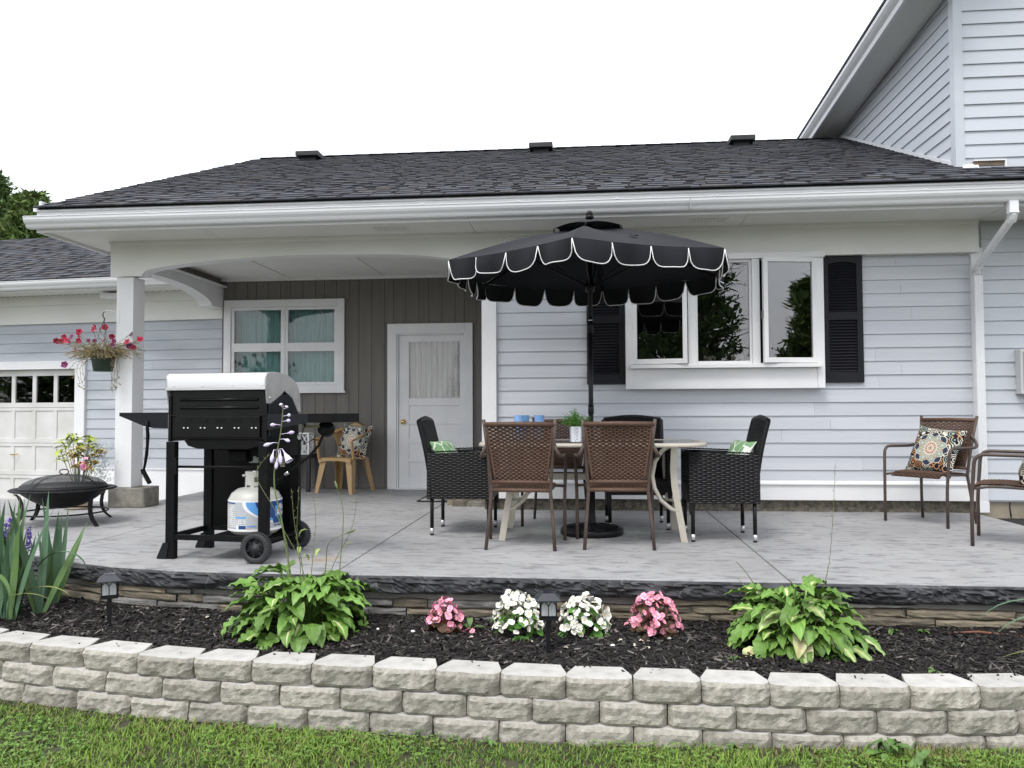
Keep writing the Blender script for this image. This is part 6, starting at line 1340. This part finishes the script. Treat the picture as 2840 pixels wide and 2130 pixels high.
def begonia(label, loc, R, H, fl, lf, nf, nl, seed):
    t = thing('begonia_plant', label, 'begonia', loc, 0, 'bedding begonias'); r = random.Random(seed)
    for k in range(nl):
        a = r.uniform(0, 6.28); el = r.uniform(-.15, 1.2) if r.random() < .5 else r.uniform(-.1, .45); rad = R*r.uniform(.6, .93); p = Vector((math.cos(a)*math.cos(el)*rad, math.sin(a)*math.cos(el)*rad, .02+max(0, math.sin(el))*H*.82)); out_ = Vector((math.cos(a), math.sin(a), 0))
        link('leaf', lf, t, p, (r.uniform(-1.25, -.35)*math.cos(max(0, el)), r.uniform(-.4, .4), a-PI/2), r.uniform(.75, 1.25))
    for k in range(nf):
        g = (k+.5)/nf; el = math.asin(.05+.95*g); a = k*2.39996+r.uniform(-.3, .3); rad = r.uniform(.93, 1.06); p = Vector((math.cos(a)*math.cos(el)*R*rad, math.sin(a)*math.cos(el)*R*rad, .035+math.sin(el)*(H-.02)*rad)); d = Vector((math.cos(a)*math.cos(el), math.sin(a)*math.cos(el)-.25, math.sin(el)*.7+.25)); e_ = d.to_track_quat('Z', 'Y').to_euler()
        e2 = (d.to_track_quat('Z', 'Y') @ Euler((r.uniform(-.75, .75), r.uniform(-.75, .75), r.uniform(0, 6.28))).to_quaternion()).to_euler()
        link('flower', fl, t, p*r.uniform(.93, 1.05), e2, r.uniform(.7, 1.25))
    q = MB()
    for k in range(9):
        a = 2*PI*k/9; q.tube([(0, 0, 0), (math.cos(a)*R*.35, math.sin(a)*R*.35, H*.4), (math.cos(a)*R*.6, math.sin(a)*R*.6, H*.75)], .004, 5)
    q.build('stem', STEM if lf == GL else M('red_stem', (.2, .05, .04)), t, True); return t
begonia('small pink begonia with bronze leaves, next to the left hosta', (-.785, 4.33, -.262), .088, .165, PINK, BL, 42, 46, 1)
begonia('white begonia left of the middle solar lamp', (-.385, 4.33, -.262), .135, .215, WHT_F, GL, 92, 62, 2)
begonia('white begonia right of the middle solar lamp', (-.02, 4.36, -.262), .128, .195, WHT_F, GL, 84, 60, 3)
begonia('large pink begonia with bronze leaves, left of the right hosta', (.355, 4.40, -.262), .135, .195, PINK, BL, 88, 66, 4)
tp = thing('thistle_seedling', 'small toothed-leaf weed seedling beside the small pink begonia', 'weed', (-.645, 4.33, -.25))
for k, (az, s, p_) in enumerate(((-1.5, 1.2, .1), (.2, 1.1, -.6), (1.2, .9, .1))): link('leaf', wd_mesh[k], tp, (0, 0, .01), (-p_, 0, az), s)
for k in range(5): link('flower', PINK, tp, (-.03+.012*k, -.03, .005+.008*(k % 3)), (-.6, .2*k, k), .7)
# ================================================================ hanging basket
hb = thing('hanging_basket', 'green hanging basket of red petunias on tangled dry stems by the porch post', 'hanging basket', (-4.89, 7.62, 1.375))
GP = M('dark_green_plastic', (.012, .03, .016), (.016, .038, .02), rough=.4, vs=6)
q = MB(); q.lathe([(.001, 0), (.088, 0), (.092, .006), (.113, .135), (.12, .137), (.12, .15), (.112, .15), (.108, .12), (.001, .11)], 32); q.build('pot', GP, hb, True)
WIRE = M('hanger_wire', (.10, .10, .09), rough=.5, metal=.5)
for k in range(3):
    a = R_(100+120*k); MB().tube([(.115*math.cos(a), .115*math.sin(a), .145), (0, 0, .52)], .0022, 5).build('hanger_wire', WIRE, hb)
MB().tube([(0, 0, .50), (.008, 0, .54), (-.012, 0, .565), (-.005, 0, .60), (.014, 0, .61)], .006, 8).build('hook', GP, hb, True)
DRY = M('dry_stem', (.30, .22, .12), (.22, .19, .09), rough=.8, vs=20, rnd=.2); DRYL = M('dry_leaf', (.34, .27, .14), (.24, .22, .09), rough=.8, vs=30)
PETL = [(-.437, -.102, .159, 0), (-.523, .097, .173, 0), (-.492, .074, .203, 0), (-.373, -.069, .203, 0), (-.348, 0, .211, 1), (-.357, -.014, .152, 1), (-.424, .042, .175, 0), (-.321, .081, .268, 0), (-.192, -.114, .216, 0), (-.029, -.132, .269, 0), (-.156, .094, .318, 0), (-.024, -.019, .287, 2), (-.035, .073, .311, 0), (-.174, -.139, .156, 0), (-.153, -.015, .167, 2), (-.139, .062, .17, 2), (-.252, -.076, .074, 0), (.009, .125, .218, 0), (-.064, .112, .183, 2), (.177, -.131, .112, 2), (.196, -.133, .146, 2), (.285, .012, .23, 1), (.277, .123, .191, 0), (.409, -.033, .173, 0), (.297, -.079, .144, 0), (.291, -.022, .108, 1), (.403, -.132, .081, 0), (-.364, -.078, -.079, 1)]
rh = random.Random(9); sm = MB(); lf = MB()
def dstem(p0, p1, p2, r=.002):
    pts = [Vector(p0)*(1-t)**2+Vector(p1)*2*t*(1-t)+Vector(p2)*t*t for t in [i/7 for i in range(8)]]; pts = [p+Vector((rh.gauss(0, .004), rh.gauss(0, .004), rh.gauss(0, .004))) for p in pts]; sm.tube(pts, r, 4, cap=False)
    for p in pts[2:]:
        for _ in range(3):
            d = Vector((rh.gauss(0, 1), rh.gauss(0, 1), rh.gauss(0, .8))).normalized()*rh.uniform(.006, .018); w_ = d.orthogonal().normalized()*.0035; lf.add([p, p+d*.5+w_, p+d, p+d*.5-w_], [(0, 1, 2, 3)])
            if rh.random() < .25: sm.tube([p, p+d*1.8], .0007, 3, cap=False)
for x, y, z, c in PETL: dstem((rh.gauss(0, .05), rh.gauss(0, .05), .14), (x*.5, y*.6, .16+max(.05, z*.55)), (x, y, z+.145))
for k in range(280):
    a = rh.uniform(0, 6.28); L = rh.uniform(.12, .42); h = rh.uniform(-.02, .16); dstem((rh.gauss(0, .05), rh.gauss(0, .05), .14), (math.cos(a)*L*.6, math.sin(a)*L*.45, .2+h*.8), (math.cos(a)*L, math.sin(a)*L*.7, .13+h*rh.uniform(.2, 1.2)))
for k, (x, z) in enumerate([(.13, -.13), (.16, -.10), (.10, -.16), (.18, -.04), (-.17, -.07), (-.24, -.12), (-.28, -.03), (.14, -.15), (-.2, -.15), (.12, -.06)]):
    dstem((math.copysign(.1, x), -.03, .13), (x*1.4, -.06, .10), (x, -.05+.02*(k % 3), z)); dstem((x, -.05, z), (x*1.1+.03, -.05, z-.02), (x+rh.uniform(-.06, .06), -.06, z-.04))
tag(sm.build('stems', DRY, hb), kind='stuff'); tag(lf.build('withered_leaves', DRYL, hb), kind='stuff')
def petunia(col, col2, name):
    q = MB(); n = 20; m = M(name, col, col2, rough=.55, vs=40, rnd=.15); q.v.append((0, 0, -.012))
    for r_, z in ((.006, -.006), (.018, .002), (.027, .001)):
        for i in range(n): t = 2*PI*i/n; rr_ = r_*(1+.10*math.cos(5*t)*(r_ > .01)); q.v.append((rr_*math.cos(t), rr_*math.sin(t), z+.003*math.cos(5*t+1)*(r_ > .02)))
    q.f = [(0, 1+(i+1) % n, 1+i) for i in range(n)]+[(1+j*n+i, 1+j*n+(i+1) % n, 1+(j+1)*n+(i+1) % n, 1+(j+1)*n+i) for j in range(2) for i in range(n)]; q.m = [1]*n+[0]*(2*n); return q.mesh('flower', [m, M(name+'_throat', (.08, .01, .03))], True)
PT = [petunia((.46, .008, .03), (.36, .008, .06), 'red_petunia'), petunia((.14, .012, .09), (.22, .02, .14), 'purple_petunia'), petunia((.26, .012, .09), (.18, .012, .08), 'magenta_petunia')]
for x, y, z, c in PETL: link('flower', PT[c], hb, (x, y, z+.15), (R_(90)+rh.uniform(-.6, .4), 0, rh.uniform(-.8, .8)), rh.uniform(.95, 1.3) if c != 2 else .85)
bk_ = thing('basket_bracket', 'white metal bracket on the porch post holding the hanging basket', 'bracket', (-4.79, 7.70, 1.99))
MB().tube(bend([(.02, -.038, -.10), (.005, -.042, 0), (-.02, -.06, .005), (-.088, -.078, .012), (-.096, -.08, -.02), (-.09, -.08, -.05)], .012), .005, 8).build('arm', GUTTER, bk_, True)
MB().box(.015, .04, -.045, -.0405, -.12, .02).build('plate', GUTTER, bk_)
# ================================================================ patio flower pot
fpz = thing('flower_pot', 'stone-coloured pot of lime, wine-red and silver foliage behind the fire pit', 'potted plant', (-5.07, 7.52, 0))
CLAY = M('weathered_clay_pot', (.42, .40, .34), (.46, .27, .14), rough=.85, vs=7, lo=.5, hi=.7)
q = MB(); q.lathe([(.001, .02), (.10, .02), (.105, .03), (.135, .20), (.148, .205), (.15, .24), (.14, .245), (.13, .22), (.001, .21)], 32); q.build('pot', CLAY, fpz, True)
q = MB(); q.lathe([(.001, 0), (.11, 0), (.135, .022), (.13, .025), (.10, .012), (.001, .01)], 32); q.build('saucer', CLAY, fpz, True)
LIME = M('lime_leaf', (.33, .42, .04), (.42, .50, .07), rough=.45, vs=20, rnd=.2); COLR = M('coleus_red', (.22, .02, .025), (.12, .012, .02), rough=.5, vs=30, rnd=.2); COLY = M('coleus_edge', (.55, .50, .12), rough=.5); SILVL = M('silver_leaf', (.50, .54, .52), (.42, .47, .46), rough=.8, vs=30)
lime = [blade([(0, 0), (.02, .006), (.045, .004), (.075, -.012), (.10, -.035)], [.002, .024, .028, .018, .001], .1, .1, 0, s).mesh('leaf', LIME, True) for s in range(3)]
cole = [blade([(0, 0), (.015, .004), (.035, .004), (.06, -.006), (.075, -.02)], [.004, .020, .024, .014, .001], .1, .2, 1, s).mesh('leaf', [COLY, COLR], True) for s in range(3)]
rq = random.Random(14)
for k, (x, z) in enumerate([(-.12, .66), (-.10, .74), (-.20, .58), (-.04, .66), (.08, .70), (.13, .64), (-.16, .70), (.05, .62), (-.23, .52), (.11, .74), (-.06, .72)]):
    y = rq.uniform(-.08, .08); MB().tube([(x*.2, y*.3, .2), (x*.6, y*.6, .2+(z-.2)*.5), (x, y, z)], .0035, 5).build('stem', STEM, fpz, True)
    for j in range(7): link('leaf', rq.choice(lime), fpz, (x, y, z-rq.uniform(0, .05)), (rq.uniform(-.3, .5), rq.uniform(-.3, .3), rq.uniform(0, 6.28)), rq.uniform(.6, 1.0))
for k in range(16):
    x, y, z = rq.uniform(-.02, .27), rq.uniform(-.16, .03), rq.uniform(.42, .62); MB().tube([(x*.3, y*.3, .2), (x, y, z)], .003, 5).build('stem', STEM, fpz, True)
    for j in range(7): link('leaf', rq.choice(cole), fpz, (x, y, z-.015*(j//3)), (rq.uniform(-.2, .6), rq.uniform(-.3, .3), j*.9+rq.random()), rq.uniform(.7, 1.1))
q = MB()
for k in range(420):
    a = rq.uniform(0, 6.28); c = Vector((.20+rq.gauss(0, .05), .04+rq.gauss(0, .05), rq.uniform(.25, .64))); d = Vector((rq.gauss(.2, 1), rq.gauss(0, 1), rq.gauss(.6, .6))).normalized()*rq.uniform(.03, .06); w_ = d.orthogonal().normalized()*.0035; q.add([c, c+d*.4+w_, c+d, c+d*.4-w_], [(0, 1, 2, 3)])
tag(q.build('silver_foliage', SILVL, fpz), kind='stuff')
PF = flower_mesh((.75, .25, .45), (.85, .45, .6), 'pink_geranium', 1.3)
for k in range(14): link('flower', PF, fpz, (.19+rq.gauss(0, .035), -.19+rq.gauss(0, .02), .44+rq.gauss(0, .025)), (R_(70)+rq.gauss(0, .4), rq.gauss(0, .3), rq.random()*6), rq.uniform(.6, .85))
# ================================================================ trees
def cards(name, P, D, S, W, cols, mat):
    N = len(P); Q = np.cross(D, rng.normal(0, 1, (N, 3))); Q /= np.linalg.norm(Q, axis=1)[:, None]+1e-9
    V = np.empty((N, 4, 3)); V[:, 0] = P; V[:, 1] = P+D*(S*.5)[:, None]+Q*W[:, None]; V[:, 2] = P+D*S[:, None]; V[:, 3] = P+D*(S*.5)[:, None]-Q*W[:, None]
    return numesh(name, V.reshape(-1, 3), np.arange(4*N).reshape(-1, 4), mat, np.repeat(cols, 4, 0))
NEED = Mattr('conifer_needles', .7); LEAFM = Mattr('tree_leaves', .6); BARK = M('tree_bark', (.09, .07, .055), (.05, .04, .032), rough=.95, vs=8, bump=.6, bs=20)
def conifer(label, loc, H, R, seed, nb=260, warm=0, dens=1):
    t = thing('conifer_tree', label, 'tree', loc); r = np.random.default_rng(seed); P, D, S, Wd, Cc = [], [], [], [], []; bq = MB(); bq.tube([(0, 0, 0), (0, 0, H*.5), (0, 0, H*.98)], [H*.022, H*.014, .02], 8)
    for k in range(nb):
        z = H*(.08+.92*(k/nb)**.9); a = k*2.4+r.normal(0, .2); L = R*(1-(z/H))**.55*r.uniform(.6, 1.1)+.15; d = np.array([math.cos(a), math.sin(a), r.uniform(-.15, .25)]); m = int(dens*(26+L*26))
        t_ = r.uniform(.2, 1, m); p = np.array([0, 0, z])+d*(t_*L)[:, None]+np.array([0, 0, 1])*(.12*L*t_**2)[:, None]+r.normal(0, .07+.05*L, (m, 3))*np.array([1, 1, .6])
        dd = d*.7+r.normal(0, .6, (m, 3))+np.array([0, 0, .35]); dd /= np.linalg.norm(dd, axis=1)[:, None]; P.append(p); D.append(dd); S.append(r.uniform(.16, .38, m)); Wd.append(r.uniform(.025, .06, m))
        g = np.array([.085, .145, .045])*r.uniform(.45, 1.5, (m, 1))+np.array([.05, .045, .0])*warm*r.random((m, 1)); Cc.append(g)
        if k % 4 == 0: bq.tube([(0, 0, z), tuple(np.array([0, 0, z])+d*L*.8)], .02, 4)
    link('crown', cards('crown', np.concatenate(P), np.concatenate(D), np.concatenate(S), np.concatenate(Wd), np.concatenate(Cc), NEED), t); bq.build('trunk', BARK, t); return t
conifer('tall dark green pine behind the garage, at the left edge of the photo', (-25.2, 31, -.6), 11.7, 3.0, 1, 380, .3, 2.6)
conifer('shorter olive green pine behind the garage, nearer the house roof', (-22.4, 30, -.6), 10.4, 2.6, 2, 340, 1, 2.6)
conifer('low pine top just showing between garage roof and house eave', (-20.3, 29.5, -.6), 9.3, 2.4, 3, 300, .8, 2.4)
conifer('pine behind the garage outside the left edge', (-29, 32, -.6), 12.5, 3.0, 4, 240, .3, 2)
def broadleaf(label, loc, H, R, seed, n=5200, col=(.09, .14, .04)):
    t = thing('broadleaf_tree', label, 'tree', loc); r = np.random.default_rng(seed); bq = MB(); bq.tube([(0, 0, 0), (.05, 0, H*.3), (0, .1, H*.6), (.1, 0, H*.92)], [.13, .10, .06, .015], 8); cl = []
    for k in range(46):
        a = r.uniform(0, 6.28); z = H*r.uniform(.2, .97); rr_ = R*math.sin(min(1, (z/H-.12)/.55)*PI/2)*(1-max(0, z/H-.6)/.42)**.7*r.uniform(.3, 1); c = np.array([math.cos(a)*rr_, math.sin(a)*rr_, z]); cl.append(c); bq.tube([(0, 0, max(.5, z-.6)), tuple(c)], [.03, .008], 4)
    cl = np.array(cl); idx = r.integers(0, len(cl), n); P = cl[idx]+r.normal(0, .30, (n, 3)); D = r.normal(0, 1, (n, 3)); D /= np.linalg.norm(D, axis=1)[:, None]
    link('crown', cards('crown', P, D, r.uniform(.06, .11, n), r.uniform(.022, .04, n), np.array(col)*r.uniform(.5, 1.6, (n, 1)), LEAFM), t); bq.build('trunk', BARK, t); return t
# trees across the lawn behind the camera, seen only as reflections in the window panes
conifer('small bushy tree mirrored in the right casement pane of the bay window', (14.6, -10, -.55), 5.9, 1.35, 5, 240, .8, 1.1)
broadleaf('low leafy tree across the lawn, mirrored in the porch window', (-9.2, -14, -.55), 3.6, 1.6, 6, 2600)
sp = conifer('half-bare spruce mirrored in the middle pane of the bay window', (3.75, -10.5, -.55), 9.5, 1.2, 7, 200)
q = MB(); rt = random.Random(3)
for k in range(120):
    z = rt.uniform(.8, 8.5); a = rt.uniform(0, 6.28); L = rt.uniform(1.6, 3.4)*(1-z/12); d = Vector((math.cos(a), math.sin(a), 0)); p = [Vector((0, 0, z)), Vector((0, 0, z))+d*L*.5+Vector((0, 0, -.08)), Vector((0, 0, z))+d*L+Vector((0, 0, .05))]; q.tube(p, [.028, .018, .005], 4)
    for j in range(5): b0 = p[1].lerp(p[2], j/5); e_ = b0+d*.25+Vector((rt.uniform(-.25, .25), rt.uniform(-.25, .25), rt.uniform(-.15, .1))); q.tube([b0, e_], [.01, .003], 3)
tag(q.build('bare_branches', BARK, sp), kind='stuff')
conifer('dark spruce beyond the lawn, mirrored in the left casement pane', (-3.4, -11.5, -.55), 8.5, 2.0, 8, 260, 0, 1.6)
conifer('dark spruce mirrored in the garage door panes', (-27, -9.5, -.55), 10.5, 4.2, 9, 260, 0, 1.4)
